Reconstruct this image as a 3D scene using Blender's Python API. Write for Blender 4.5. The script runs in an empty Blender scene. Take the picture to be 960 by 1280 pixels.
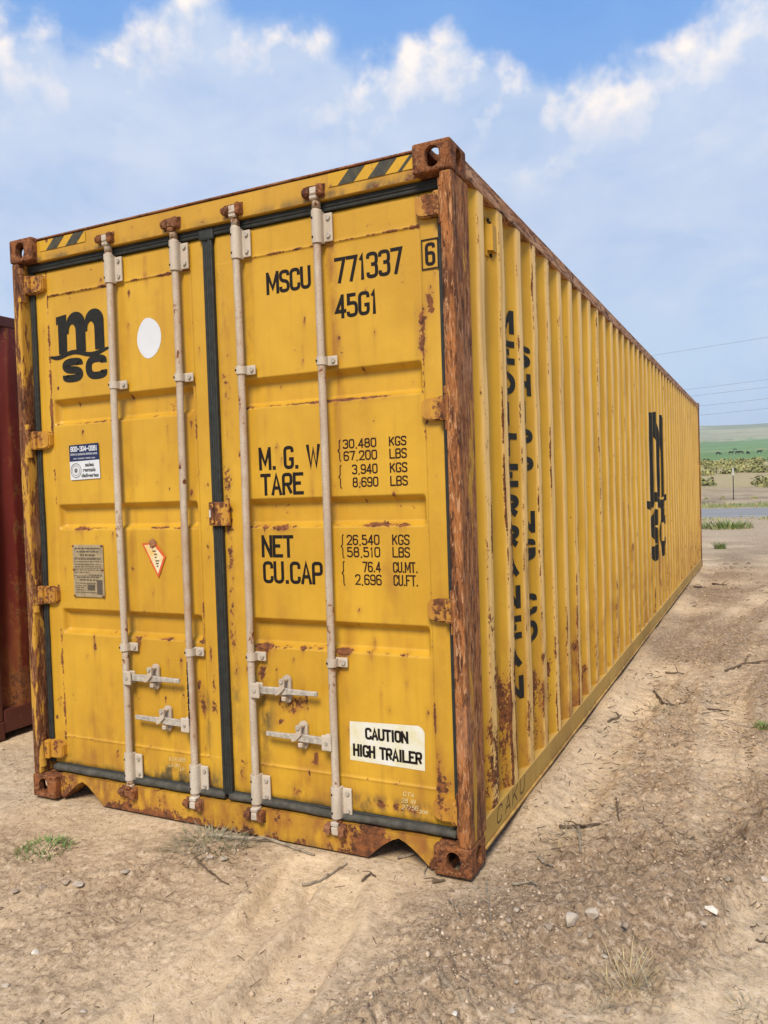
import bpy, bmesh, math, random
import numpy as np
from mathutils import Vector, Matrix, Euler

random.seed(7)
RNG = np.random.default_rng(11)
scene = bpy.context.scene
COL = scene.collection
R = math.radians

# ------------------------------------------------------------------ camera
CAM = Vector((3.5127, -2.8979, 1.5459))
cam_d = bpy.data.cameras.new('camera')
cam = bpy.data.objects.new('camera', cam_d)
COL.objects.link(cam)
right = Vector((0.8995522, 0.43560805, -0.03242639))
up = Vector((0.01732823, 0.0385891, 0.99910491))
back = Vector((0.43646945, -0.8993089, 0.02716459))
cam.matrix_world = Matrix(((right.x, up.x, back.x, CAM.x), (right.y, up.y, back.y, CAM.y),
                           (right.z, up.z, back.z, CAM.z), (0, 0, 0, 1)))
cam_d.sensor_fit = 'VERTICAL'
cam_d.sensor_height = 36.0
cam_d.lens = 36.0 * 991.886 / 1280.0
cam_d.clip_start = 0.05
cam_d.clip_end = 20000
scene.camera = cam

# ------------------------------------------------------------------ light
SUN_AZ = R(164)        # compass angle of the sun, from +y towards +x
SUN_EL = R(46)
SUN_DIR = Vector((math.sin(SUN_AZ) * math.cos(SUN_EL), math.cos(SUN_AZ) * math.cos(SUN_EL), math.sin(SUN_EL)))
sun_d = bpy.data.lights.new('sun', 'SUN')
sun_d.energy = 3.6
sun_d.angle = R(20)
sun_d.color = (1.0, 0.92, 0.79)
sun = bpy.data.objects.new('sun', sun_d)
COL.objects.link(sun)
sun.rotation_euler = SUN_DIR.to_track_quat('Z', 'Y').to_euler()
sun.location = SUN_DIR * 50

SKY_STRENGTH = 0.10
EXPOSURE = 0.50
scene.view_settings.view_transform = 'Standard'
scene.view_settings.look = 'None'
scene.view_settings.exposure = EXPOSURE
scene.view_settings.gamma = 1.0
scene.view_settings.use_curve_mapping = False


# ------------------------------------------------------------------ node helper
class NT:
    def __init__(self, tree):
        self.t = tree
        self.n = tree.nodes
        self.l = tree.links

    def add(self, typ, **kw):
        nd = self.n.new(typ)
        for k, v in kw.items():
            setattr(nd, k, v)
        return nd

    def put(self, sock, v):
        if v is None:
            return
        if hasattr(v, 'links'):
            self.l.new(v, sock)
        else:
            try:
                sock.default_value = v
            except Exception:
                sock.default_value = (v[0], v[1], v[2], 1.0)

    def math(self, op, a, b=None, c=None, clamp=False):
        nd = self.add('ShaderNodeMath', operation=op, use_clamp=clamp)
        self.put(nd.inputs[0], a)
        self.put(nd.inputs[1], b)
        self.put(nd.inputs[2], c)
        return nd.outputs[0]

    def mapr(self, v, a, b, c=0.0, d=1.0, smooth=True):
        nd = self.add('ShaderNodeMapRange', interpolation_type='SMOOTHSTEP' if smooth else 'LINEAR')
        self.put(nd.inputs['Value'], v)
        for i, x in zip((1, 2, 3, 4), (a, b, c, d)):
            self.put(nd.inputs[i], x)
        return nd.outputs[0]

    def mix(self, f, a, b, blend='MIX'):
        nd = self.add('ShaderNodeMix', data_type='RGBA', blend_type=blend)
        self.put(nd.inputs['Factor'], f)
        self.put(nd.inputs[6], a if hasattr(a, 'links') else (*a, 1))
        self.put(nd.inputs[7], b if hasattr(b, 'links') else (*b, 1))
        return nd.outputs[2]

    def noise(self, vec, scale, detail=4.0, rough=0.55, dist=0.0):
        nd = self.add('ShaderNodeTexNoise')
        self.put(nd.inputs['Vector'], vec)
        nd.inputs['Scale'].default_value = scale
        nd.inputs['Detail'].default_value = detail
        nd.inputs['Roughness'].default_value = rough
        nd.inputs['Distortion'].default_value = dist
        return nd.outputs[0]

    def vscale(self, vec, s):
        nd = self.add('ShaderNodeVectorMath', operation='MULTIPLY')
        self.put(nd.inputs[0], vec)
        nd.inputs[1].default_value = s
        return nd.outputs[0]

    def vadd(self, vec, s):
        nd = self.add('ShaderNodeVectorMath', operation='ADD')
        self.put(nd.inputs[0], vec)
        nd.inputs[1].default_value = s
        return nd.outputs[0]

    def attr(self, name, color=False):
        nd = self.add('ShaderNodeAttribute', attribute_name=name)
        return nd.outputs['Color'] if color else nd.outputs['Fac']

    def bump(self, h, strength, dist):
        nd = self.add('ShaderNodeBump')
        nd.inputs['Strength'].default_value = strength
        nd.inputs['Distance'].default_value = dist
        self.put(nd.inputs['Height'], h)
        return nd.outputs[0]


# ------------------------------------------------------------------ world: sky and cloud bank
world = bpy.data.worlds.new('World')
scene.world = world
world.use_nodes = True
w = NT(world.node_tree)
w.n.clear()
sky = w.add('ShaderNodeTexSky', sky_type='NISHITA')
sky.sun_disc = False
sky.sun_elevation = SUN_EL
sky.sun_rotation = SUN_AZ
sky.air_density = 1.0
sky.dust_density = 1.0
sky.ozone_density = 2.2
tc = w.add('ShaderNodeTexCoord')
dirv = tc.outputs['Generated']
sep = w.add('ShaderNodeSeparateXYZ')
w.put(sep.inputs[0], dirv)
az = w.math('ARCTAN2', sep.outputs[0], sep.outputs[1])
az01 = w.math('MULTIPLY_ADD', az, 1 / (2 * math.pi), 0.5)
el = w.math('ARCSINE', sep.outputs[2])
fc = w.add('ShaderNodeFloatCurve')
prof = [(-180, 28), (-150, 24), (-120, 30), (-90, 26), (-70, 31), (-58, 28.5),
        (-50.4, 29.0), (-47.6, 28.8), (-45.9, 28.0), (-44.5, 29.4), (-40.8, 30.8), (-37.6, 31.6), (-32.6, 31.0),
        (-29.3, 29.9), (-25.4, 29.0), (-22.5, 29.5), (-20.3, 28.8), (-17, 26.9), (-13.2, 25.9), (-10.5, 26.0),
        (-7.3, 26.4), (-4.8, 27.6), (-2.3, 28.6), (0.5, 29.4), (15, 30), (32, 27), (55, 31), (85, 25), (120, 29), (150, 26), (180, 28)]
cv = fc.mapping.curves[0]
while len(cv.points) > 2:
    cv.points.remove(cv.points[1])
for i, (a, e) in enumerate(prof):
    loc = ((a + 180) / 360, e / 60)
    if i == 0:
        cv.points[0].location = loc
    elif i == len(prof) - 1:
        cv.points[-1].location = loc
    else:
        cv.points.new(*loc)
fc.mapping.update()
w.put(fc.inputs['Value'], az01)
topel = w.math('MULTIPLY', fc.outputs[0], R(60))
nA = w.noise(dirv, 12.0, 9.0, 0.55, 0.1)
nB = w.noise(w.vadd(dirv, (-0.012, 0.0, 0.024)), 12.0, 9.0, 0.55, 0.1)
nC = w.noise(dirv, 3.4, 6.0, 0.6, 0.4)
nD = w.noise(w.vscale(dirv, (1, 1, 2.6)), 5.5, 7.0, 0.62, 0.6)
edge = w.math('SUBTRACT', topel, el)
edge = w.math('ADD', edge, w.math('MULTIPLY_ADD', nA, 0.14, -0.07))
alpha = w.mapr(edge, -0.010, w.math('MULTIPLY_ADD', nC, 0.09, -0.012))
veil = w.mapr(edge, -0.20, 0.02)            # thin haze above the bank
soft = w.mapr(w.math('MULTIPLY_ADD', nC, 0.55, w.math('MULTIPLY', nD, 0.45)), 0.30, 0.66)
relief = w.math('MULTIPLY', w.math('SUBTRACT', nA, nB), 7.0)
rim = w.math('SUBTRACT', 1.0, w.mapr(edge, 0.0, 0.13))
lit = w.math('ADD', w.math('MULTIPLY', relief, w.math('MULTIPLY_ADD', rim, 0.95, 0.07)), w.math('MULTIPLY', rim, 0.16), clamp=True)
base_c = w.mix(soft, (3.5, 4.5, 6.2), (4.7, 5.35, 6.6))
low = w.mapr(el, 0.0, 0.32)
base_c = w.mix(low, (4.05, 5.6, 7.1), base_c)
cl_c = w.mix(lit, base_c, (8.2, 7.4, 6.7))
sky_b = w.mix(w.math('MULTIPLY', veil, 0.30), w.mix(0.75, sky.outputs[0], (0.75, 2.6, 6.6)), (2.9, 4.4, 6.6))
cov = w.math('MULTIPLY', alpha, w.math('MULTIPLY_ADD', w.mapr(nD, 0.30, 0.55), 0.14, 0.84))
col = w.mix(cov, sky_b, cl_c)
bg = w.add('ShaderNodeBackground')
bg.inputs['Strength'].default_value = SKY_STRENGTH
w.put(bg.inputs['Color'], col)
wo = w.add('ShaderNodeOutputWorld')
w.l.new(bg.outputs[0], wo.inputs[0])


# ------------------------------------------------------------------ materials
def new_mat(name):
    m = bpy.data.materials.new(name)
    m.use_nodes = True
    m.node_tree.nodes.clear()
    t = NT(m.node_tree)
    bs = t.add('ShaderNodeBsdfPrincipled')
    out = t.add('ShaderNodeOutputMaterial')
    t.l.new(bs.outputs[0], out.inputs[0])
    pos = t.add('ShaderNodeNewGeometry').outputs['Position']
    return m, t, bs, pos


def rust_color(t, pos, scale=38):
    n1 = t.noise(pos, scale, 6, 0.65)
    n2 = t.noise(pos, scale * 0.2, 4, 0.6)
    c = t.mix(t.mapr(n1, 0.32, 0.66), (0.045, 0.016, 0.008), (0.24, 0.082, 0.022))
    return t.mix(t.mapr(n2, 0.45, 0.75), c, (0.13, 0.045, 0.017))


def paint(name, base, wear=0.0, rough=0.42, fade_sheen_col=(0.68, 0.43, 0.12), spec=0.4, speck=None):
    """weathered container paint: reads the attributes rust, stain and fade where a mesh has them"""
    m, t, bs, pos = new_mat(name)
    nbig = t.noise(pos, 1.7, 5, 0.6)
    nstreak = t.noise(t.vscale(pos, (26, 26, 1.1)), 1.0, 5, 0.6)
    nfine = t.noise(pos, 60, 5, 0.65)
    nmid = t.noise(t.vscale(pos, (1, 1, 0.55)), 14, 6, 0.62)
    dark = (base[0] * .76, base[1] * .70, base[2] * .65)
    c = t.mix(t.mapr(nbig, 0.25, 0.8), dark, base)
    c = t.mix(t.math('MULTIPLY', t.mapr(nstreak, 0.50, 0.78), 0.34), c, tuple(x * 0.55 for x in base))
    c = t.mix(t.math('MULTIPLY', t.mapr(nfine, 0.5, 0.8), 0.16), c, tuple(min(1, x * 1.18 + 0.02) for x in base))
    if speck:
        nsp = t.noise(pos, 130, 4, 0.7)
        c = t.mix(t.math('MULTIPLY', t.mapr(nsp, 0.50, 0.60), 0.55), c, speck)
        c = t.mix(t.math('MULTIPLY', t.mapr(t.noise(t.vscale(pos, (1, 1, .3)), 26, 5, .7), 0.52, 0.64), 0.5), c, tuple(x * .62 for x in base))
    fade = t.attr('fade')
    c = t.mix(t.math('MULTIPLY', fade, t.mapr(nstreak, 0.2, 0.6)), c, fade_sheen_col)
    stain = t.attr('stain')
    sfac = t.math('MULTIPLY', stain, t.mapr(t.math('ADD', nmid, t.math('MULTIPLY', nstreak, 0.4)), 0.45, 0.85), clamp=True)
    c = t.mix(sfac, c, (0.27, 0.105, 0.022))
    grime = t.attr('grime')
    gf = t.math('MULTIPLY', grime, t.mapr(nmid, 0.36, 0.62), clamp=True)
    c = t.mix(gf, c, (0.075, 0.062, 0.03))
    rust = t.attr('rust')
    chip = t.math('ADD', t.math('MULTIPLY', rust, 0.62), t.math('MULTIPLY_ADD', nmid, 1.15, t.math('MULTIPLY', nfine, 0.75)))
    chip = t.math('ADD', chip, wear - 0.45)
    vor = t.add('ShaderNodeTexVoronoi')
    vor.inputs['Scale'].default_value = 8.5
    t.put(vor.inputs['Vector'], t.vscale(pos, (1, 1, 0.8)))
    sepc = t.add('ShaderNodeSeparateColor')
    t.put(sepc.inputs[0], vor.outputs['Color'])
    dotr = t.mapr(sepc.outputs[0], 0.55, 1.0, 0.0, 0.085, False)
    dd = t.math('SUBTRACT', dotr, t.math('ADD', vor.outputs['Distance'], t.math('MULTIPLY_ADD', nfine, 0.10, -0.05)))
    chip = t.math('MAXIMUM', chip, t.math('MULTIPLY_ADD', dd, 3.0, 0.80))
    v2 = t.add('ShaderNodeTexVoronoi')
    v2.inputs['Scale'].default_value = 21.0
    t.put(v2.inputs['Vector'], t.vscale(pos, (1, 1, 0.7)))
    s2 = t.add('ShaderNodeSeparateColor')
    t.put(s2.inputs[0], v2.outputs['Color'])
    r2 = t.math('MULTIPLY', t.mapr(s2.outputs[1], 0.70, 1.0, 0.0, 0.12, False), t.mapr(nbig, 0.35, 0.65))
    d2 = t.math('SUBTRACT', r2, t.math('ADD', v2.outputs['Distance'], t.math('MULTIPLY_ADD', nfine, 0.16, -0.08)))
    chip = t.math('MAXIMUM', chip, t.math('MULTIPLY_ADD', d2, 2.0, 0.80))
    mask = t.mapr(chip, 0.80, 0.84)
    halo = t.mapr(chip, 0.70, 0.83)
    c = t.mix(t.math('MULTIPLY', halo, 0.45), c, (0.32, 0.13, 0.03))
    c = t.mix(mask, c, rust_color(t, pos))
    t.put(bs.inputs['Base Color'], c)
    t.put(bs.inputs['Roughness'], t.mix(mask, (rough,) * 3, (0.9,) * 3))
    bs.inputs['Specular IOR Level'].default_value = spec
    h = t.math('SUBTRACT', t.math('MULTIPLY', nfine, 0.12), t.math('MULTIPLY', mask, 0.5))
    t.put(bs.inputs['Normal'], t.bump(h, 0.35, 0.004))
    return m


def simple(name, base, rough=0.6, var=0.25, scale=20, bump=0.2, bdist=0.004, metal=0.0, spec=0.4, second=None):
    m, t, bs, pos = new_mat(name)
    n = t.noise(pos, scale, 6, 0.65)
    c2 = second or tuple(x * (1 - var) for x in base)
    t.put(bs.inputs['Base Color'], t.mix(t.mapr(n, 0.3, 0.7), c2, base))
    bs.inputs['Roughness'].default_value = rough
    bs.inputs['Metallic'].default_value = metal
    bs.inputs['Specular IOR Level'].default_value = spec
    if bump:
        t.put(bs.inputs['Normal'], t.bump(n, bump, bdist))
    return m


YEL = (0.60, 0.343, 0.027)
M_door = paint('yellow_paint_door', YEL, wear=0.015, rough=0.40)
M_side = paint('yellow_paint_wall', (0.57, 0.315, 0.020), wear=-0.02, rough=0.55, fade_sheen_col=(0.88, 0.56, 0.19), spec=0.25)  # pale crest colour: chalky worn paint, lightened further to carry the sky sheen
M_frame = paint('yellow_paint_frame', (0.58, 0.325, 0.028), wear=0.0, rough=0.48)
M_hinge = paint('yellow_paint_hinge', (0.58, 0.30, 0.030), wear=0.03, rough=0.55)
M_rail = paint('yellow_paint_rail', (0.50, 0.315, 0.06), wear=-0.03, rough=0.55)
M_bar = paint('off_white_bar_paint', (0.555, 0.485, 0.385), wear=0.04, rough=0.6, fade_sheen_col=(0.5, 0.42, 0.33), speck=(0.33, 0.25, 0.18))
M_bracket = paint('off_white_bracket_paint', (0.56, 0.49, 0.395), wear=0.04, rough=0.55, speck=(0.42, 0.33, 0.24))
M_red = paint('maroon_paint', (0.16, 0.020, 0.014), wear=0.0, rough=0.5)
M_redframe = paint('maroon_frame_paint', (0.11, 0.028, 0.018), wear=0.05, rough=0.6)


def rust_mat(name, grain=(1, 1, 1), flake=0.25, tint=(0.20, 0.072, 0.024), yellow=0.0, seed=0.0):
    """scaly rust: dark pits, orange bloom and pale flake edges; grain stretches the scales"""
    m, t, bs, pos = new_mat(name)
    p = t.vadd(t.vscale(pos, grain), (seed, seed, seed))
    n1 = t.noise(p, 30, 9, 0.72, 0.7)
    n2 = t.noise(p, 7, 6, 0.65, 0.5)
    n3 = t.noise(p, 62, 6, 0.72, 1.0)
    c = t.mix(t.mapr(n1, 0.36, 0.58), (0.060, 0.020, 0.010), tint)
    c = t.mix(t.math('MULTIPLY', t.mapr(n2, 0.50, 0.66), 0.7), c, (0.33, 0.115, 0.028))
    c = t.mix(t.math('MULTIPLY', t.mapr(n3, 0.545, 0.60), flake), c, (0.50, 0.27, 0.13))
    c = t.mix(t.math('MULTIPLY', t.mapr(n3, 0.44, 0.38), 0.75), c, (0.022, 0.009, 0.006))
    n5 = t.noise(t.vadd(t.vscale(pos, (1, 1, .7)), (seed, 0, seed)), 2.6, 4, 0.6)
    c = t.mix(t.math('MULTIPLY', t.mapr(n5, 0.42, 0.30), 0.55), c, (0.075, 0.026, 0.014))
    c = t.mix(t.math('MULTIPLY', t.mapr(n5, 0.54, 0.66), 0.45), c, (0.42, 0.20, 0.10))
    if yellow:
        c = t.mix(t.mapr(t.math('ADD', n2, t.math('MULTIPLY', n1, 0.35)), 0.88 - yellow, 0.91 - yellow), c, (0.48, 0.255, 0.035))
    t.put(bs.inputs['Base Color'], c)
    bs.inputs['Roughness'].default_value = 0.85
    bs.inputs['Specular IOR Level'].default_value = 0.25
    hh = t.math('MULTIPLY_ADD', n3, 0.5, n1)
    t.put(bs.inputs['Normal'], t.bump(hh, 0.9, 0.008))
    return m


M_cast = rust_mat('rusted_casting_steel', (1, 1, 1), 0.35, (0.23, 0.080, 0.026), yellow=0.02)
M_post = rust_mat('peeling_rusted_post', (1.25, 1.25, 0.24), 0.85, (0.36, 0.135, 0.040), yellow=0.135)
M_postl = rust_mat('half_rusted_post', (1.3, 1.3, 0.26), 0.4, (0.20, 0.075, 0.026), yellow=0.17, seed=3.0)
M_toprail = rust_mat('rust_primer_rail', (1.2, 0.2, 1.2), 0.9, (0.56, 0.31, 0.175), seed=5.0)
M_backpost = rust_mat('dark_rusted_post', (1, 1, 0.3), 0.1, (0.13, 0.04, 0.016), yellow=0.05, seed=9.0)
M_keeper = rust_mat('rusted_keeper', (1, 1, 1), 0.2, (0.20, 0.075, 0.03), seed=2.0)
M_rub = simple('black_door_rubber', (0.028, 0.030, 0.026), 0.62, 0.5, 30, 0.25, 0.003)
M_rubd = simple('dusty_black_rubber', (0.085, 0.078, 0.060), 0.8, 0.6, 18, 0.4, 0.005)
M_black = simple('black_lettering_paint', (0.014, 0.010, 0.008), 0.6, 0.4, 60, 0, spec=0.2)
M_brown = simple('dark_brown_lettering_paint', (0.030, 0.010, 0.008), 0.6, 0.4, 60, 0, spec=0.2)
M_logo = simple('charcoal_logo_paint', (0.020, 0.019, 0.015), 0.6, 0.35, 30, 0, spec=0.2)
M_white = simple('white_vinyl', (0.60, 0.61, 0.62), 0.45, 0.06, 8, 0)
M_creamst = simple('worn_cream_vinyl', (0.66, 0.645, 0.58), 0.5, 0.14, 14, 0, second=(0.60, 0.55, 0.34))
M_navy = simple('navy_vinyl', (0.012, 0.020, 0.075), 0.4, 0.1, 8, 0)
M_redprint = simple('red_orange_print', (0.62, 0.10, 0.025), 0.5, 0.2, 20, 0)
M_plate = simple('weathered_aluminium_plate', (0.36, 0.275, 0.155), 0.6, 0.35, 30, 0.3, 0.002, 0.0)
M_print = simple('faded_dark_print', (0.10, 0.075, 0.05), 0.7, 0.3, 60, 0)
M_chalk = simple('pale_marker_scrawl', (0.70, 0.58, 0.32), 0.7, 0.3, 80, 0)
M_hazy = paint('hazard_yellow_vinyl', (0.64, 0.37, 0.02), wear=0.06)
M_hazb = simple('hazard_black_vinyl', (0.030, 0.030, 0.026), 0.7, 0.3, 40, 0, second=(0.07, 0.06, 0.03))
M_bolt = simple('galvanised_bolt', (0.50, 0.44, 0.36), 0.5, 0.4, 60, 0.2, 0.002, 0.2)
M_hole = simple('dark_drain_hole', (0.012, 0.010, 0.008), 0.9, 0.2, 20, 0)
M_handle = simple('worn_galvanised_steel', (0.52, 0.46, 0.38), 0.55, 0.45, 45, 0.35, 0.003, 0.15)
M_under = simple('dark_underfloor_steel', (0.04, 0.03, 0.022), 0.9, 0.3, 10, 0.2)
M_roof = paint('roof_paint', (0.40, 0.25, 0.06), wear=0.02)
M_markr = simple('rail_marker_scrawl', (0.06, 0.035, 0.01), 0.7, 0.3, 80, 0)


# ------------------------------------------------------------------ mesh helpers
def link(name, mesh, mat, parent=None, label=None, smooth=False):
    o = bpy.data.objects.new(name, mesh)
    if mat is not None and not mesh.materials:
        mesh.materials.append(mat)
    COL.objects.link(o)
    o.parent = parent
    if label:
        o['label'] = label
    if smooth:
        mesh.polygons.foreach_set('use_smooth', [True] * len(mesh.polygons))
    return o


def empty(name, loc, label, cat, group=None):
    o = bpy.data.objects.new(name, None)
    COL.objects.link(o)
    o.location = loc
    o.empty_display_size = 0.2
    tag(o, label, cat, group)
    return o


def tag(o, label=None, cat=None, group=None, kind=None):
    if label:
        o['label'] = label
    if cat:
        o['category'] = cat
    if group:
        o['group'] = group
    if kind:
        o['kind'] = kind
    return o


class MB:
    def __init__(self):
        self.bm = bmesh.new()

    def _merge(self, b2):
        me = bpy.data.meshes.new('tmp')
        b2.to_mesh(me)
        b2.free()
        self.bm.from_mesh(me)
        bpy.data.meshes.remove(me)
        return self

    def box(self, x0, x1, y0, y1, z0, z1, bev=0.0, seg=2, mat=None):
        b = bmesh.new()
        bmesh.ops.create_cube(b, size=1.0)
        for v in b.verts:
            v.co = Vector((x0 + (v.co.x + .5) * (x1 - x0), y0 + (v.co.y + .5) * (y1 - y0), z0 + (v.co.z + .5) * (z1 - z0)))
        if bev:
            bmesh.ops.bevel(b, geom=list(b.edges), offset=bev, segments=seg, affect='EDGES', profile=0.6)
        if mat is not None:
            bmesh.ops.transform(b, matrix=mat, verts=b.verts)
        return self._merge(b)

    def cyl(self, p0, p1, r0, r1=None, n=14, cap=True):
        r1 = r0 if r1 is None else r1
        p0, p1 = Vector(p0), Vector(p1)
        d = p1 - p0
        b = bmesh.new()
        bmesh.ops.create_cone(b, cap_ends=cap, segments=n, radius1=r0, radius2=r1, depth=d.length)
        q = d.to_track_quat('Z', 'Y').to_matrix().to_4x4()
        bmesh.ops.transform(b, matrix=Matrix.Translation((p0 + p1) / 2) @ q, verts=b.verts)
        return self._merge(b)

    def tube(self, pts, radii, n=6):
        rings = []
        pts = [Vector(p) for p in pts]
        for i, p in enumerate(pts):
            d = (pts[min(i + 1, len(pts) - 1)] - pts[max(i - 1, 0)]).normalized()
            a = d.orthogonal().normalized()
            c = d.cross(a)
            r = radii[i] if hasattr(radii, '__len__') else radii
            rings.append([self.bm.verts.new(p + (a * math.cos(2 * math.pi * k / n) + c * math.sin(2 * math.pi * k / n)) * r) for k in range(n)])
        for i in range(len(rings) - 1):
            for k in range(n):
                self.bm.faces.new((rings[i][k], rings[i][(k + 1) % n], rings[i + 1][(k + 1) % n], rings[i + 1][k]))
        self.bm.faces.new(rings[0][::-1])
        self.bm.faces.new(rings[-1])
        return self

    def prism_xz(self, poly, y0, y1):
        """extrude an xz outline along y"""
        a = [self.bm.verts.new((x, y0, z)) for x, z in poly]
        b = [self.bm.verts.new((x, y1, z)) for x, z in poly]
        n = len(poly)
        fs = [self.bm.faces.new(a), self.bm.faces.new(b[::-1])]
        for i in range(n):
            fs.append(self.bm.faces.new((a[i], b[i], b[(i + 1) % n], a[(i + 1) % n])))
        bmesh.ops.recalc_face_normals(self.bm, faces=fs)
        bmesh.ops.triangulate(self.bm, faces=fs[:2])
        return self

    def prism_xy(self, poly, z0, z1):
        a = [self.bm.verts.new((x, y, z0)) for x, y in poly]
        b = [self.bm.verts.new((x, y, z1)) for x, y in poly]
        n = len(poly)
        fs = [self.bm.faces.new(a), self.bm.faces.new(b[::-1])]
        for i in range(n):
            fs.append(self.bm.faces.new((a[i], b[i], b[(i + 1) % n], a[(i + 1) % n])))
        bmesh.ops.recalc_face_normals(self.bm, faces=fs)
        return self

    def flat(self, poly, y):
        """flat xz polygon facing -y"""
        f = self.bm.faces.new([self.bm.verts.new((x, y, z)) for x, z in poly])
        f.normal_update()
        if f.normal.y > 0:
            f.normal_flip()
        bmesh.ops.triangulate(self.bm, faces=[f])
        return self

    def ball(self, c, r, sub=1, sc=(1, 1, 1)):
        b = bmesh.new()
        bmesh.ops.create_icosphere(b, subdivisions=sub, radius=r)
        for v in b.verts:
            v.co = Vector((v.co.x * sc[0] + c[0], v.co.y * sc[1] + c[1], v.co.z * sc[2] + c[2]))
        return self._merge(b)

    def jitter(self, amt, seed=0):
        rr = random.Random(seed)
        for v in self.bm.verts:
            v.co += Vector((rr.uniform(-amt, amt), rr.uniform(-amt, amt), rr.uniform(-amt, amt)))
        return self

    def mirror_x(self, w):
        for v in self.bm.verts:
            v.co.x = w - v.co.x
        bmesh.ops.reverse_faces(self.bm, faces=self.bm.faces)
        return self

    def mesh(self, name='mesh'):
        me = bpy.data.meshes.new(name)
        self.bm.to_mesh(me)
        self.bm.free()
        return me

    def build(self, name, mat, parent=None, label=None, smooth=False):
        return link(name, self.mesh(name), mat, parent, label, smooth)


def pydata(name, verts, faces):
    me = bpy.data.meshes.new(name)
    me.from_pydata(verts, [], faces)
    me.update()
    return me


def set_attr(me, name, vals):
    a = me.attributes.new(name, 'FLOAT', 'POINT')
    a.data.foreach_set('value', np.asarray(vals, dtype=np.float32))


def hash2(ix, iy, seed):
    h = (ix.astype(np.int64) * 374761393 + iy.astype(np.int64) * 668265263 + seed * 2147483647) & 0xFFFFFFFF
    h = ((h ^ (h >> 13)) * 1274126177) & 0xFFFFFFFF
    h = h ^ (h >> 16)
    return (h & 0xFFFFFF) / float(0xFFFFFF)


def vnoise(x, y, seed=0):
    x0 = np.floor(x); y0 = np.floor(y)
    fx = x - x0; fy = y - y0
    fx = fx * fx * fx * (fx * (fx * 6 - 15) + 10)
    fy = fy * fy * fy * (fy * (fy * 6 - 15) + 10)
    a = hash2(x0, y0, seed); b = hash2(x0 + 1, y0, seed)
    c = hash2(x0, y0 + 1, seed); d = hash2(x0 + 1, y0 + 1, seed)
    return (a * (1 - fx) + b * fx) * (1 - fy) + (c * (1 - fx) + d * fx) * fy


def fbm(x, y, seed=0, octv=4, gain=0.5):
    s = 0; amp = 1; tot = 0
    for o in range(octv):
        s = s + amp * vnoise(x * 2 ** o + 17.3 * o, y * 2 ** o - 9.1 * o, seed + o)
        tot += amp
        amp *= gain
    return s / tot * 2 - 1


def sstep(a, b, v):
    t = np.clip((v - a) / (b - a), 0, 1)
    return t * t * (3 - 2 * t)


def text_mesh(body, bold=0.0):
    cu = bpy.data.curves.new('txt', 'FONT')
    cu.body = body
    cu.offset = bold
    cu.resolution_u = 4
    ob = bpy.data.objects.new('txt', cu)
    COL.objects.link(ob)
    dg = bpy.context.evaluated_depsgraph_get()
    me = bpy.data.meshes.new_from_object(ob.evaluated_get(dg))
    bpy.data.objects.remove(ob)
    bpy.data.curves.remove(cu)
    me.materials.clear()
    n = len(me.vertices)
    co = np.zeros(n * 3)
    me.vertices.foreach_get('co', co)
    return me, co.reshape(-1, 3)


def lettering(body, x0, x1, z0, z1, y, mat, parent, bold=0.0, rot=0.0, shear=0.0, name='lettering', label=None):
    """flat lettering on a plane facing -y, fitted to a rectangle"""
    me, co = text_mesh(body, bold)
    mn, mx = co.min(0), co.max(0)
    u = (co[:, 0] - mn[0]) / (mx[0] - mn[0])
    v = (co[:, 1] - mn[1]) / (mx[1] - mn[1])
    X = x0 + u * (x1 - x0) + shear * v * (z1 - z0)
    Z = z0 + v * (z1 - z0)
    if rot:
        cx, cz = (x0 + x1) / 2, (z0 + z1) / 2
        X, Z = cx + (X - cx) * math.cos(rot) - (Z - cz) * math.sin(rot), cz + (X - cx) * math.sin(rot) + (Z - cz) * math.cos(rot)
    out = np.stack([X, np.full_like(X, y), Z], 1)
    me.vertices.foreach_set('co', out.ravel())
    me.update()
    return link(name, me, mat, parent, label)


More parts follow.
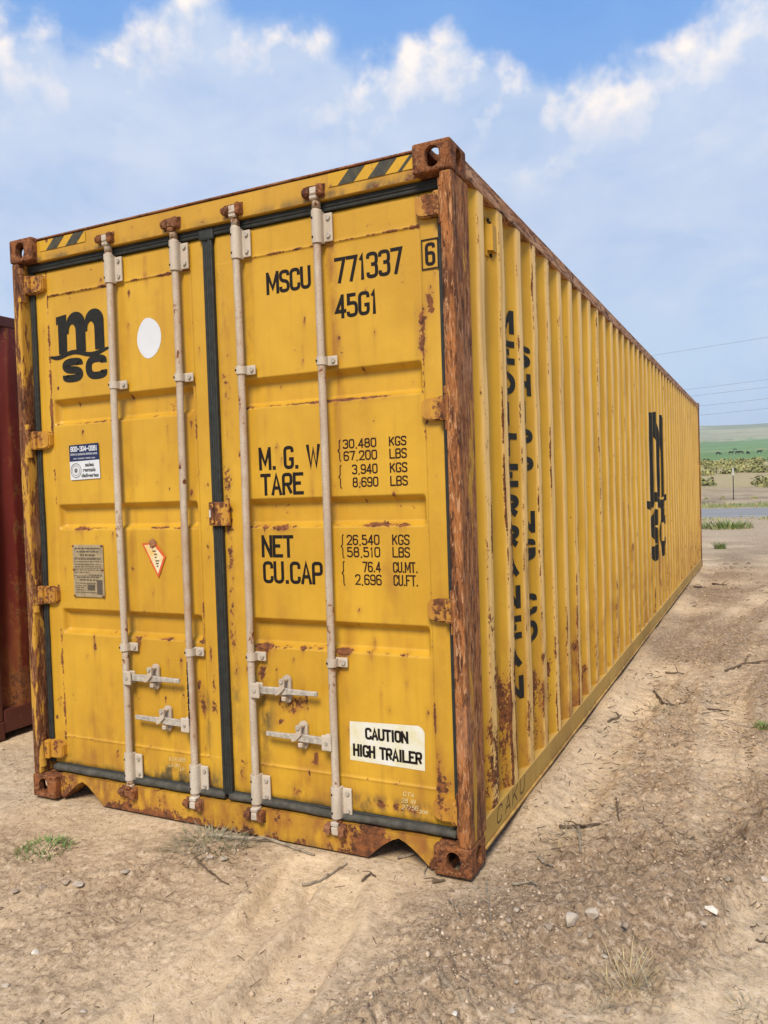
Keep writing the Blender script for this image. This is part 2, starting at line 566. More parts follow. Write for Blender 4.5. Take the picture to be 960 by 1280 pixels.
# condensed stroke lettering as painted on containers: skeletons in a unit box, corner radius per glyph
GL = {
    'A': ([[(0, 0), (.5, 1), (1, 0)], [(.2, .30), (.8, .30)]], 0), 'B': ([[(0, 0), (0, 1), (1, 1), (1, .53), (0, .53)], [(0, .53), (1, .53), (1, 0), (0, 0)]], .3),
    'C': ([[(1, .70), (1, 1), (0, 1), (0, 0), (1, 0), (1, .30)]], .45), 'D': ([[(0, 0), (0, 1), (1, 1), (1, 0), (0, 0)]], .5),
    'E': ([[(1, 1), (0, 1), (0, 0), (1, 0)], [(0, .52), (.85, .52)]], 0), 'F': ([[(1, 1), (0, 1), (0, 0)], [(0, .52), (.85, .52)]], 0),
    'G': ([[(1, .76), (1, 1), (0, 1), (0, 0), (1, 0), (1, .42), (.55, .42)]], (0, .42, .42, .42, .42, 0, 0)), 'H': ([[(0, 0), (0, 1)], [(1, 0), (1, 1)], [(0, .52), (1, .52)]], 0),
    'I': ([[(.5, 0), (.5, 1)]], 0), 'K': ([[(0, 0), (0, 1)], [(1, 1), (.05, .42)], [(.35, .60), (1, 0)]], 0), 'L': ([[(0, 1), (0, 0), (1, 0)]], 0),
    'M': ([[(0, 0), (0, 1)], [(1, 0), (1, 1)], [(.04, .97), (.5, .22), (.96, .97)]], 0), 'N': ([[(0, 0), (0, 1)], [(1, 0), (1, 1)], [(.04, .96), (.96, .04)]], 0), 'O': ([[(.5, 1), (0, 1), (0, 0), (1, 0), (1, 1), (.5, 1)]], .48),
    'P': ([[(0, 0), (0, 1), (1, 1), (1, .45), (0, .45)]], .35), 'R': ([[(0, 0), (0, 1), (1, 1), (1, .48), (0, .48)], [(.5, .48), (1, 0)]], .35),
    'S': ([[(1, .77), (1, 1), (0, 1), (0, .56), (1, .46), (1, 0), (0, 0), (0, .23)]], .42), 'T': ([[(0, 1), (1, 1)], [(.5, 1), (.5, 0)]], 0),
    'U': ([[(0, 1), (0, 0), (1, 0), (1, 1)]], .48), 'W': ([[(0, 1), (.25, 0), (.5, .85), (.75, 0), (1, 1)]], 0),
    '0': ([[(.5, 1), (0, 1), (0, 0), (1, 0), (1, 1), (.5, 1)]], .48), '1': ([[(.12, .80), (.55, 1), (.55, 0)]], 0),
    '2': ([[(0, .74), (0, 1), (1, 1), (1, .58), (0, 0), (1, 0)]], (0, .45, .45, .25, 0, 0)), '3': ([[(0, .80), (0, 1), (1, 1), (1, .53), (.38, .53)], [(.38, .53), (1, .53), (1, 0), (0, 0), (0, .20)]], .42),
    '4': ([[(.74, 0), (.74, 1)], [(.70, .97), (0, .26), (1, .26)]], 0), '5': ([[(.95, 1), (.06, 1), (.06, .50), (.06, .60), (1, .60), (1, 0), (0, 0), (0, .20)]], (0, 0, 0, 0, .42, .42, .42, 0)),
    '6': ([[(1, .80), (1, 1), (0, 1), (0, 0), (1, 0), (1, .56), (0, .56)]], .42), '7': ([[(0, 1), (1, 1), (.38, 0)]], 0),
    '8': ([[(.5, 1), (.05, 1), (.05, .53), (.95, .53), (.95, 1), (.5, 1)], [(.5, .53), (0, .53), (0, 0), (1, 0), (1, .53), (.5, .53)]], .40),
    '9': ([[(0, .20), (0, 0), (1, 0), (1, 1), (0, 1), (0, .44), (1, .44)]], .42), '.': ([[(.5, 0), (.5, .001)]], 0), ',': ([[(.6, .02), (.35, -.16)]], 0),
    '-': ([[(0, .48), (1, .48)]], 0), '/': ([[(0, 0), (1, 1)]], 0),
}
GW = {'M': 1.35, 'W': 1.45, 'I': .35, '1': .55, '.': .30, ',': .32, ' ': .55, 'N': 1.08}


def fillet(pts, rad):
    out = []
    for i, p in enumerate(pts):
        r = rad[i] if isinstance(rad, tuple) else rad
        if i in (0, len(pts) - 1) or r <= 0:
            out.append(p)
            continue
        a, b = Vector(pts[i - 1]), Vector(pts[i + 1])
        q = Vector(p)
        d1, d2 = (a - q), (b - q)
        r1 = min(r, d1.length * .5); r2 = min(r, d2.length * .5)
        s0, s1 = q + d1.normalized() * r1, q + d2.normalized() * r2
        for k in range(7):
            u = k / 6
            out.append(tuple(s0 * (1 - u) ** 2 + q * 2 * u * (1 - u) + s1 * u * u))
    return out


def stroke_word(body, w_, h_, st):
    """list of quads (2d) of a word fitted into w_ x h_, with an even stroke st"""
    adv = []
    x = 0
    for ch in body:
        adv.append((x, GW.get(ch, 1.0)))
        x += GW.get(ch, 1.0) + .42
    tot = x - .42
    sx = (w_ - st) / tot
    quads = []
    for ch, (x0, gw) in zip(body, adv):
        if ch == ' ':
            continue
        strokes, rad = GL[ch]
        for si, pl in enumerate(strokes):
            aspect = sx * gw / max(h_ - st, 1e-6)
            # fillet in real proportion: work in final units
            fp = [(st / 2 + (x0 + p[0] * gw) * sx, st / 2 + p[1] * (h_ - st)) for p in pl]
            cell = gw * sx
            rr_ = tuple(r * cell * 1.05 for r in rad) if isinstance(rad, tuple) else rad * cell * 1.05
            fp = [Vector(p) for p in fillet(fp, rr_)]
            if ch in '.,':
                c0 = fp[0]
                if ch == '.':
                    quads.append((si, [(c0.x - st * .55, c0.y - st * .5), (c0.x + st * .55, c0.y - st * .5), (c0.x + st * .55, c0.y + st * .6), (c0.x - st * .55, c0.y + st * .6)]))
                    continue
            clean = [fp[0]]
            for p in fp[1:]:
                if (p - clean[-1]).length > 1e-5:
                    clean.append(p)
            fp = clean
            n = len(fp)
            if n < 2:
                continue
            Lf, Rt = [], []
            for i in range(n):
                d0 = (fp[i] - fp[i - 1]).normalized() if i else None
                d1 = (fp[i + 1] - fp[i]).normalized() if i < n - 1 else None
                if d0 is None:
                    d0 = d1
                if d1 is None:
                    d1 = d0
                nn = Vector((-(d0.y + d1.y), d0.x + d1.x))
                if nn.length < 1e-4:
                    nn = Vector((-d0.y, d0.x))
                nn.normalize()
                k = min(1.9, 1 / max(.3, nn.dot(Vector((-d0.y, d0.x)))))
                e = Vector((0, 0))
                if i in (0, n - 1):
                    dd_ = -d1 if i == 0 else d0
                    src = pl[0] if i == 0 else pl[-1]
                    if (abs(dd_.y) > .95 and src[1] in (0, 1)) or (abs(dd_.x) > .95 and src[0] in (0, 1)):
                        e = dd_ * st * .5
                q = fp[i] + e
                Lf.append(q + nn * st / 2 * k); Rt.append(q - nn * st / 2 * k)
            for i in range(n - 1):
                quads.append((si, [tuple(Lf[i]), tuple(Rt[i]), tuple(Rt[i + 1]), tuple(Lf[i + 1])]))
    return quads


def stencil(body, x0, x1, z0, z1, y, mat, parent, st=.014, rot=0.0, shear=0.0, name='lettering', label=None, conform=True):
    mb = MB()
    cx, cz = (x0 + x1) / 2, (z0 + z1) / 2
    for si, q in stroke_word(body, x1 - x0, z1 - z0, st):
        pts = []
        for a, b in q:
            X, Z = x0 + a + shear * b, z0 + b
            X, Z = cx + (X - cx) * math.cos(rot) - (Z - cz) * math.sin(rot), cz + (X - cx) * math.sin(rot) + (Z - cz) * math.cos(rot)
            pts.append((X, Z))
        f = mb.bm.faces.new([mb.bm.verts.new((X, y - .00015 * si, Z)) for X, Z in pts])
        f.normal_update()
        if f.normal.y > 0:
            f.normal_flip()
    bmesh.ops.remove_doubles(mb.bm, verts=mb.bm.verts, dist=.00001)
    if conform:
        vs = list(mb.bm.verts)
        dz = door_depth(np.array([v.co.x for v in vs]), np.array([v.co.z for v in vs]), x0 < 1.22)
        for v, d in zip(vs, dz):
            v.co.y = d - .0012 + (v.co.y - y)
    return mb.build(name, mat, parent, label)


# ------------------------------------------------------------------ the ground
WX = 2.438


def path_dist(x, y, pts):
    """distance to a polyline and arc length along it"""
    best = np.full(x.shape, 1e9); s_at = np.zeros(x.shape); s0 = 0.0; side = np.zeros(x.shape)
    for (ax, ay), (bx, by) in zip(pts[:-1], pts[1:]):
        dx, dy = bx - ax, by - ay
        Ls = math.hypot(dx, dy)
        t = np.clip(((x - ax) * dx + (y - ay) * dy) / Ls ** 2, 0, 1)
        d = np.hypot(x - ax - t * dx, y - ay - t * dy)
        m = d < best
        best = np.where(m, d, best)
        s_at = np.where(m, s0 + t * Ls, s_at)
        side = np.where(m, ((x - ax) * dy - (y - ay) * dx) / Ls, side)
        s0 += Ls
    return best, s_at, side


RUTS = [  # wheel tracks in the bare soil: points, half width, depth, tread
    ([(1.80, -2.6), (1.78, -1.6), (1.86, -1.0), (1.84, -0.55), (1.75, -0.12)], 0.095, 0.038, 0),
    ([(2.16, -2.6), (2.12, -1.5), (2.14, -0.95), (2.06, -0.5), (1.95, -0.25)], 0.11, 0.032, 0),
    ([(3.55, -1.3), (3.45, -0.55), (3.50, 0.05), (3.75, 0.8), (4.3, 2.2)], 0.15, 0.030, 0),
    ([(2.60, .3), (2.70, 3.2), (2.95, 5.6), (3.5, 9.0), (5.0, 14.0)], 0.12, 0.022, 1),
    ([(3.35, .2), (3.22, 3.4), (3.45, 5.6), (4.1, 9.0), (5.8, 14.0)], 0.13, 0.022, 1),
    ([(-6, 12.5), (0, 13.4), (4, 14.0), (12, 16.0)], 0.16, 0.03, 1),
    ([(-6, 15.5), (0, 16.8), (4, 17.4), (12, 19.0)], 0.16, 0.03, 1),
]
BERM = [(2.42, -1.6), (2.50, -0.95), (2.68, -0.42), (2.98, -0.08), (3.32, 0.35), (3.75, 1.1)]
FARD = np.array([0, 30, 55, 70, 90, 150, 200, 300, 500, 900, 1200, 1800, 2500, 3200, 6000], float)
FARZ = np.array([0, 0, 0.0, 0.25, 0.82, 3.97, 6.0, 10.5, 17.7, 41, 56, 104, 162, 170, 150], float)


def clods(x, y, size, seed, keep):
    """scattered domed clods: height share 0..1"""
    gx, gy = x / size, y / size
    ix, iy = np.floor(gx), np.floor(gy)
    out = np.zeros(x.shape)
    for ax in (-1, 0, 1):
        for ay in (-1, 0, 1):
            cx, cy = ix + ax, iy + ay
            px_ = cx + .15 + .7 * hash2(cx, cy, seed); py_ = cy + .15 + .7 * hash2(cx, cy, seed + 1)
            q = hash2(cx, cy, seed + 2)
            rad = .18 + .40 * hash2(cx, cy, seed + 3)
            an = hash2(cx, cy, seed + 4) * 6.28
            dx, dy = gx - px_, gy - py_
            u = dx * np.cos(an) + dy * np.sin(an); v = (-dx * np.sin(an) + dy * np.cos(an)) * 1.45
            d = np.maximum(np.hypot(u, v), np.maximum(np.abs(u) * 1.12, np.abs(v * .9 + u * .4)))
            out = np.maximum(out, np.where(q < keep, np.sqrt(np.clip(1 - (d / rad) ** 2, 0, 1)) * rad, 0))
    return out


def ground_z(x, y, fine=True):
    x = np.asarray(x, float); y = np.asarray(y, float)
    d = np.hypot(x - CAM.x, y - CAM.y)
    z = np.interp(d, FARD, FARZ)
    near = 1 - sstep(25, 60, d)
    far = sstep(120, 700, d)
    z = z + far * fbm(x / 420, y / 420, 51, 4) * d * 0.006 + far * fbm(x / 140, y / 140, 57, 3) * d * 0.0012
    roll = fbm(x / 1.7, y / 1.7, 3, 3) * 0.035
    lump = fbm(x / 0.30, y / 0.30, 9, 5, 0.6) * 0.022
    loose = loose_amt(x, y)
    clod = fbm(x / 0.060, y / 0.060, 21, 3, 0.7) * 0.022
    dn = (d < 14)
    cl = np.zeros(x.shape)
    if dn.any():
        xs_, ys_, ls_ = x[dn], y[dn], loose[dn]
        cl[dn] = .042 * clods(xs_, ys_, .11, 301, .15 + .55 * ls_) * ls_ + .038 * clods(xs_, ys_, .043, 321, .06 + .60 * ls_) * (.5 + .9 * vnoise(xs_ * 5, ys_ * 5, 340)) * (.15 + .85 * ls_)
    z = z + near * cl
    z = z + near * (roll * 0.6 + lump * (0.35 + 0.8 * loose) + clod * (0.15 + 0.95 * loose))
    bd, bs, _ = path_dist(x, y, BERM)
    z = z + near * 0.085 * np.exp(-(bd / 0.20) ** 2) * (0.75 + 0.5 * vnoise(x * 4, y * 4, 5)) * sstep(0.0, 0.3, bs)
    for pts, hw, dep, tread in RUTS:
        pd, ps, sd = path_dist(x, y, pts)
        brk = 0.5 + 0.5 * sstep(0.35, 0.6, vnoise(ps * 1.3 + dep * 100, pd * 0 + hw * 50, 33))
        z = z - near * dep * brk * (1 - sstep(hw * 0.7, hw * 1.15, pd)) + near * dep * 0.7 * brk * np.exp(-((pd - hw * 1.35) / (hw * 0.28)) ** 2)
        if tread:
            tr = np.sin((ps + np.abs(sd) * 0.6) * 2 * math.pi / 0.115)
            z = z + near * 0.007 * tr * (1 - sstep(hw * 0.75, hw * 0.95, pd)) * brk
    # the soil is pressed flat under the container and banked a little along its edges
    ex = np.maximum(np.maximum(0 - x, x - WX), 0); ey = np.maximum(np.maximum(0 - y, y - 12.192), 0)
    de = np.hypot(ex, ey)
    flat = 1 - sstep(0.02, 0.45, de)
    bank = 0.052 * np.exp(-((x - WX - 0.05) / 0.10) ** 2) * sstep(.25, .8, y) * (y < 12.2) * (0.6 + 0.9 * vnoise(x * 3, y * 2.2, 77))
    z = z * (1 - flat * 0.85) + flat * (-0.016) + near * bank
    inside = (de <= 0) & (x > 0.06) & (x < WX - 0.06) & (y > 0.08) & (y < 12.1)
    z = np.where(inside, np.minimum(z, -0.02), z)
    # level bed for the road
    rd = np.abs(y - road_y(x))
    z = z * sstep(5.4, 8.0, rd) + (1 - sstep(5.4, 8.0, rd)) * (0.0 - 0.02)
    return z


def road_y(x):
    return 37.3 + 0.09 * np.asarray(x, float)


def loose_amt(x, y):
    n = fbm(x / 0.9, y / 0.9, 41, 4) * 0.9
    bd, _, _ = path_dist(x, y, BERM)
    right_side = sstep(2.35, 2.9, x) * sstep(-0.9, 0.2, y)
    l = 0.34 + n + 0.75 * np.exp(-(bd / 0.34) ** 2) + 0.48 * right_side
    left = np.exp(-(((x - 0.55) / 0.5) ** 2 + ((y + 0.45) / 0.3) ** 2))
    l = l + 0.35 * left + 0.5 * np.exp(-(((x - 1.25) / 0.35) ** 2 + ((y + 0.1) / 0.18) ** 2))
    for pts, hw, dep, tread in RUTS:
        pd, _, _ = path_dist(x, y, pts)
        brk = vnoise(x * 2.6, y * 2.6, 93) if tread else 1.0
        l = l - (0.55 * brk if tread else 0.75) * (1 - sstep(hw * 0.6, hw * 1.8, pd))
    sand = np.exp(-(((x - 2.05) / 0.33) ** 2 + ((y + 0.75) / 0.7) ** 2))
    return np.clip(l - 0.9 * sand, 0, 1)


def build_ground():
    rs = [0.25]
    while rs[-1] < 5200:
        r = rs[-1]
        k = 1.05 if r < 1.8 else 1.0036 if r < 12 else 1.008 if r < 60 else 1.03
        rs.append(r * k)
    rs = np.array(rs)
    azs = np.concatenate([np.arange(-58, 8, 0.19), np.arange(8, 302, 3.0)]) * math.pi / 180
    A, Rr = np.meshgrid(azs, rs)
    X = CAM.x + Rr * np.sin(A); Y = CAM.y + Rr * np.cos(A)
    Z = ground_z(X, Y)
    n, m = X.shape
    V = np.stack([X, Y, Z], -1).reshape(-1, 3)
    i = np.arange(n - 1)[:, None]; j = np.arange(m)[None, :]
    a = i * m + j; b = i * m + (j + 1) % m
    F = np.stack([a, b, b + m, a + m], -1).reshape(-1, 4)[:, ::-1]
    me = bpy.data.meshes.new('ground')
    me.vertices.add(len(V)); me.vertices.foreach_set('co', V.ravel())
    me.loops.add(F.size); me.loops.foreach_set('vertex_index', F.ravel().astype(np.int32))
    me.polygons.add(len(F)); me.polygons.foreach_set('loop_start', np.arange(0, F.size, 4, dtype=np.int32))
    me.update(calc_edges=True)
    me.validate()
    x, y = V[:, 0], V[:, 1]
    d = np.hypot(x - CAM.x, y - CAM.y)
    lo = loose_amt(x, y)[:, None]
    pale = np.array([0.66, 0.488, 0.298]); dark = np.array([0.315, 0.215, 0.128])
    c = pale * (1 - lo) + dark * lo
    pat = fbm(x / 3.1, y / 3.1, 71, 4)[:, None]
    c = c * (1 + 0.13 * pat)
    wob = fbm(x / 9, y / 9, 81, 4) * 0.18
    dd = d * (1 + wob * sstep(40, 80, d))
    def zone(c, col, a, b):
        f = sstep(a, b, dd)[:, None]
        return c * (1 - f) + np.array(col) * f
    c = zone(c, (0.46, 0.345, 0.22), 14, 26)
    c = zone(c, (0.20, 0.22, 0.07), 46.5, 49)
    c = zone(c, (0.36, 0.27, 0.165), 53, 57)
    mott = (sstep(53, 57, dd) * (1 - sstep(150, 170, dd)) * fbm(x / 1.6, y / 3.0, 111, 3))[:, None]
    c = c * (1 + 0.55 * mott)
    c = zone(c, (0.40, 0.32, 0.15), 78, 92)
    c = zone(c, (0.42, 0.36, 0.15), 135, 150)
    g = fbm(x / 60, y / 60, 91, 4)[:, None]
    green = np.array((0.095, 0.225, 0.055)) * (1 + 0.35 * g)
    f = sstep(165, 200, dd)[:, None]; c = c * (1 - f) + green * f
    f = (sstep(545, 575, dd) * (1 - sstep(600, 640, dd)))[:, None]; c = c * (1 - f) + np.array((0.24, 0.28, 0.09)) * f
    hill = np.array((0.36, 0.36, 0.20)) * (1 + 0.4 * g)
    f = sstep(1120, 1230, dd)[:, None]; c = c * (1 - f) + hill * f
    f = (sstep(1250, 1400, dd) * sstep(-0.15, 0.25, fbm(x / 330, y / 330, 95, 3)))[:, None]; c = c * (1 - f) + np.array((0.15, 0.21, 0.10)) * f
    ca = me.color_attributes.new('soil', 'FLOAT_COLOR', 'POINT')
    ca.data.foreach_set('color', np.concatenate([np.clip(c, 0, 1), np.ones((len(c), 1))], 1).astype(np.float32).ravel())
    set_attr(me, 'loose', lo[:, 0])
    m, t, bs, pos = new_mat('bare_soil')
    col = t.attr('soil', True)
    n1 = t.noise(pos, 9, 8, 0.7)
    n2 = t.noise(pos, 75, 6, 0.7)
    n3 = t.noise(pos, 260, 3, 0.6)
    n4 = t.noise(pos, 34, 7, 0.75, 0.3)
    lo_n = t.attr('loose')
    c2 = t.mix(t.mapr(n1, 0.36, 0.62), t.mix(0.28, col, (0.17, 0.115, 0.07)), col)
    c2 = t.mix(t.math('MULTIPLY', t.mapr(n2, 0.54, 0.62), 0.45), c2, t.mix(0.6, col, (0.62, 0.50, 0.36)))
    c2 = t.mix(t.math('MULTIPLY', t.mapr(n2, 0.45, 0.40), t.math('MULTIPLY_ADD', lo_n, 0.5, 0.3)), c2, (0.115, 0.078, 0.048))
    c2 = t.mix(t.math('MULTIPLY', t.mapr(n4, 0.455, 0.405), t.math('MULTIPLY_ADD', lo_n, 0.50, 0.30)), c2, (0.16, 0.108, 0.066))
    c2 = t.mix(t.math('MULTIPLY', t.mapr(n4, 0.555, 0.60), 0.6), c2, t.mix(0.5, col, (0.80, 0.66, 0.50)))
    t.put(bs.inputs['Base Color'], c2)
    bs.inputs['Roughness'].default_value = 0.95
    bs.inputs['Specular IOR Level'].default_value = 0.12
    h = t.math('ADD', t.math('MULTIPLY', n2, 0.7), t.math('MULTIPLY', n3, 0.3))
    t.put(bs.inputs['Normal'], t.bump(t.math('ADD', h, t.math('MULTIPLY_ADD', n1, 0.5, n4)), 0.55, 0.014))
    o = link('ground', me, m)
    me.polygons.foreach_set('use_smooth', [True] * len(me.polygons))
    tag(o, kind='structure')
    return o


build_ground()


def gz(x, y):
    return float(ground_z(np.array([x]), np.array([y]))[0])


def build_road():
    xs = np.concatenate([np.arange(-400, -30, 10.0), np.arange(-30, 60, 1.0), np.arange(60, 420, 10.0)])
    V = []; F = []
    for k, x in enumerate(xs):
        yc = float(road_y(x))
        for o_, z in ((-5.3, -0.06), (-5.1, 0.02), (-2.0, 0.05), (0, 0.06), (2.0, 0.05), (5.1, 0.02), (5.3, -0.06)):
            V.append((x, yc + o_ + 0.12 * (vnoise(np.array([x * 0.7]), np.array([o_ * 3.0]), 4)[0] - .5) * (abs(o_) > 5), z))
        if k:
            for q in range(6):
                a = (k - 1) * 7 + q
                F.append((a, a + 7, a + 8, a + 1))
    me = pydata('road', V, F)
    m, t, bs, pos = new_mat('faded_asphalt')
    n1 = t.noise(t.vscale(pos, (0.15, 1.6, 1)), 1.0, 6, 0.6)
    n2 = t.noise(pos, 30, 5, 0.7)
    c = t.mix(t.mapr(n1, 0.3, 0.7), (0.215, 0.205, 0.19), (0.34, 0.325, 0.30))
    c = t.mix(t.math('MULTIPLY', n2, 0.4), c, (0.20, 0.20, 0.20))
    t.put(bs.inputs['Base Color'], c)
    bs.inputs['Roughness'].default_value = 0.95
    bs.inputs['Specular IOR Level'].default_value = 0.05
    tag(link('road', me, m), kind='structure')
    # worn edge line
    V = []; F = []
    k = 0
    for x in np.arange(-120, 160, 1.0):
        yc = float(road_y(x))
        for o_ in (4.1, 4.24):
            V.append((x, yc + o_, 0.05 - 0.03 * (o_ - 2.0) / 3.1 + 0.006))
        if k:
            a = (k - 1) * 2
            F.append((a, a + 2, a + 3, a + 1))
        k += 1
    o = link('road_marking', pydata('road_marking', V, F), simple('worn_road_paint', (0.55, 0.54, 0.50), 0.8, 0.5, 3, 0))
    tag(o, kind='structure')


build_road()

# ------------------------------------------------------------------ the yellow container
H, L = 2.896, 12.192
BOX = empty('shipping_container', (0, 0, 0), 'long weathered yellow steel shipping container with rusty corner posts and closed doors', 'shipping container')
DOOR_Y = 0.075


def stadium(cx, cz, hw, hh, n=8):
    """upright oblong hole outline"""
    pts = []
    if hh >= hw:
        for k in range(n + 1):
            a = math.pi * k / n
            pts.append((cx + hw * math.cos(a), cz + (hh - hw) + hw * math.sin(a)))
        for k in range(n + 1):
            a = math.pi + math.pi * k / n
            pts.append((cx + hw * math.cos(a), cz - (hh - hw) + hw * math.sin(a)))
    else:
        for k in range(n + 1):
            a = -math.pi / 2 + math.pi * k / n
            pts.append((cx + (hw - hh) + hh * math.cos(a), cz + hh * math.sin(a)))
        for k in range(n + 1):
            a = math.pi / 2 + math.pi * k / n
            pts.append((cx - (hw - hh) + hh * math.cos(a), cz + hh * math.sin(a)))
    return pts


def casting_mesh():
    """top, right, front corner casting: x 0..0.162 (outer at .162), y 0..0.178, z 0..0.118 (outer at .118)"""
    mb = MB()
    mb.box(0, .162, 0, .178, 0, .118, 0.011, 3)
    base = mb.build('cast_base', M_cast)
    cut = MB()
    cut.box(.026, .136, .028, .150, .026, .092)
    cutters = [cut.build('cut', M_cast)]
    c2 = MB(); c2.prism_xz(stadium(.085, .058, .030, .042), -0.05, .05)
    cutters.append(c2.build('cut', M_cast))
    c3 = MB(); c3.prism_xz(stadium(.092, .058, .034, .042), -0.05, .05)
    me = c3.mesh()
    me.transform(Matrix.Translation((.162, 0, 0)) @ Matrix.Rotation(R(90), 4, 'Z'))
    cutters.append(link('cut', me, M_cast))
    c4 = MB(); c4.prism_xy(stadium(.085, .092, .033, .060), .06, .2)
    cutters.append(c4.build('cut', M_cast))
    for c in cutters:
        md = base.modifiers.new('b', 'BOOLEAN')
        md.object = c
        md.operation = 'DIFFERENCE'
        md.solver = 'EXACT'
    dg = bpy.context.evaluated_depsgraph_get()
    me = bpy.data.meshes.new_from_object(base.evaluated_get(dg))
    bpy.data.objects.remove(base)
    for c in cutters:
        bpy.data.objects.remove(c)
    return me


CAST = casting_mesh()
CAST_M = {}


def casting(sx, sy, sz):
    if (sx, sy, sz) not in CAST_M:
        me = CAST.copy()
        me.transform(Matrix.Diagonal((sx, sy, sz, 1)))
        if sx * sy * sz < 0:
            me.flip_normals()
        CAST_M[(sx, sy, sz)] = me
    return CAST_M[(sx, sy, sz)]


def place_castings(parent, x0, x1, y0, y1, z0, z1, mat=None):
    for sx, px in ((1, x1 - .162), (-1, x0 + .162)):
        for sy, py in ((1, y0), (-1, y1)):
            for sz, pz in ((1, z1 - .118), (-1, z0 + .118)):
                me = casting(sx, sy, sz)
                if mat is not None:
                    me = me.copy(); me.materials.clear(); me.materials.append(mat)
                o = link('corner_casting', me, M_cast, parent)
                o.location = (px, py, pz)


place_castings(BOX, 0, WX, 0, L, 0, H)

# posts
def post_mesh(left):
    mb = MB()
    mb.box(2.384, 2.4345, .008, .205, .118, 2.778, .010, 2)
    mb.box(2.335, 2.386, .098, .203, .120, 2.776, .004, 1)
    if left:
        mb.mirror_x(WX)
    return mb


post_mesh(False).build('corner_post', M_post, BOX, 'corner post with brown rust and peeling paint in long vertical flakes')
post_mesh(True).build('corner_post', M_postl, BOX, 'yellow corner post streaked with rust')
for xa, xb in ((2.28, 2.4345), (.0035, .158)):
    MB().box(xa, xb, L - .16, L - .006, .118, 2.778, .008, 2).build('corner_post', M_backpost, BOX)

# header with hazard tape
hd = MB()
hd.box(.150, 2.288, .040, .16, 2.774, 2.878, .004, 1)
header = hd.build('header', M_frame, BOX)
hc = MB()
hc.box(.155, 2.283, .030, .20, 2.880, 2.889, .002, 1)
hc.build('header_cap', M_cast, header)


def attr_fn(o, **fns):
    me = o.data
    n = len(me.vertices)
    co = np.zeros(n * 3)
    me.vertices.foreach_get('co', co)
    co = co.reshape(-1, 3)
    for k, fn in fns.items():
        set_attr(me, k, fn(co[:, 0], co[:, 1], co[:, 2]))


def header_face():
    """finely divided face plate of the header so that its wear follows the seal below it"""
    xs = np.linspace(.16, 2.28, 180); zs = np.linspace(2.776, 2.876, 12)
    Xg, Zg = np.meshgrid(xs, zs)
    Yg = .0365 + 0.0012 * fbm(Xg * 6, Zg * 6, 3, 2)
    V = np.stack([Xg, Yg, Zg], -1).reshape(-1, 3)
    m = len(xs)
    F = [(i * m + j, i * m + j + 1, (i + 1) * m + j + 1, (i + 1) * m + j) for i in range(len(zs) - 1) for j in range(m - 1)]
    o = link('face_plate', pydata('face_plate', V.tolist(), F), M_frame, header)
    x, z = V[:, 0], V[:, 2]
    low = np.clip((2.812 - z) / 0.03, 0, 1)
    right = sstep(1.5, 2.0, x)
    tooth = vnoise(x * 26, x * 0, 5)
    set_attr(o.data, 'grime', np.clip(low * (0.35 + 1.3 * tooth) * (0.35 + 0.9 * right + 0.5 * (x < .7)), 0, 1) * 0.9)
    set_attr(o.data, 'rust', np.clip(low * right * 0.45 * tooth + 0.3 * sstep(2.16, 2.28, x), 0, 1))
    set_attr(o.data, 'stain', np.clip(0.6 * sstep(2.0, 2.28, x) + 0.25 * vnoise(x * 9, z * 2, 8), 0, 1))


header_face()


def hazard(x0, x1, z0, z1, stripes):
    b = MB(); b.flat([(x0, z0), (x1, z0), (x1, z1), (x0, z1)], .0335)
    tape = b.build('hazard_tape', M_hazy, header, 'yellow and black striped hazard tape')
    for xa, wd in stripes:
        b2 = MB().flat([(xa, z0), (xa + wd, z0), (xa + wd + .055, z1), (xa + .055, z1)], .0323)
        b2.build('hazard_stripe', M_hazb, header)


hazard(.185, .50, 2.822, 2.874, [(.23, .075), (.365, .075)])
hazard(1.88, 2.275, 2.818, 2.874, [(1.925, .075), (2.065, .078), (2.20, .018)])

# sill with forklift notches
def sill_outline():
    def notch(cx, hw, top, n=10):
        pts = []
        for k in range(n + 1):
            u = -1 + 2 * k / n
            zz = top * (1 - abs(u) ** 1.35) - 0.004
            pts.append((cx + u * hw, zz))
        return pts
    pts = [(.150, .122), (.150, .02)]
    pts += notch(.315, .135, .104)
    pts += notch(2.105, .145, .104)
    pts += [(2.288, .02), (2.288, .122)]
    return pts


so = MB(); so.prism_xz(sill_outline(), .040, .16)
for zc in (.012, .028, .045, .065, .09):
    bmesh.ops.bisect_plane(so.bm, geom=so.bm.verts[:] + so.bm.edges[:] + so.bm.faces[:], plane_co=(0, 0, zc), plane_no=(0, 0, 1))
for xc in np.arange(.2, 2.27, .035):
    bmesh.ops.bisect_plane(so.bm, geom=so.bm.verts[:] + so.bm.edges[:] + so.bm.faces[:], plane_co=(xc, 0, 0), plane_no=(1, 0, 0))
sill = so.build('sill', M_frame, BOX)
attr_fn(sill, rust=lambda x, y, z: np.clip(0.46 - z * 9, 0, 1) * (0.4 + vnoise(x * 9, z * 0, 31)) + 0.34 * vnoise(x * 7, z * 3, 2) + 0.55 * np.exp(-((x - 1.97) / .12) ** 2) + .25 * np.exp(-((x - .2) / .1) ** 2),
        stain=lambda x, y, z: 0.9 * vnoise(x * 22, z * 1.5, 12) + 0.25,
        grime=lambda x, y, z: 0.5 * np.clip((.03 - z) / .03, 0, 1) + 0.5 * np.clip(vnoise(x * 16, z * 0, 14) - .5, 0, 1))
attr_fn_h = None

# ------------------------------------------------------------------ doors
RECESS = [(2.070, 1.934), (1.528, 1.396), (0.988, 0.855)]     # upper and lower edge of each pressed recess


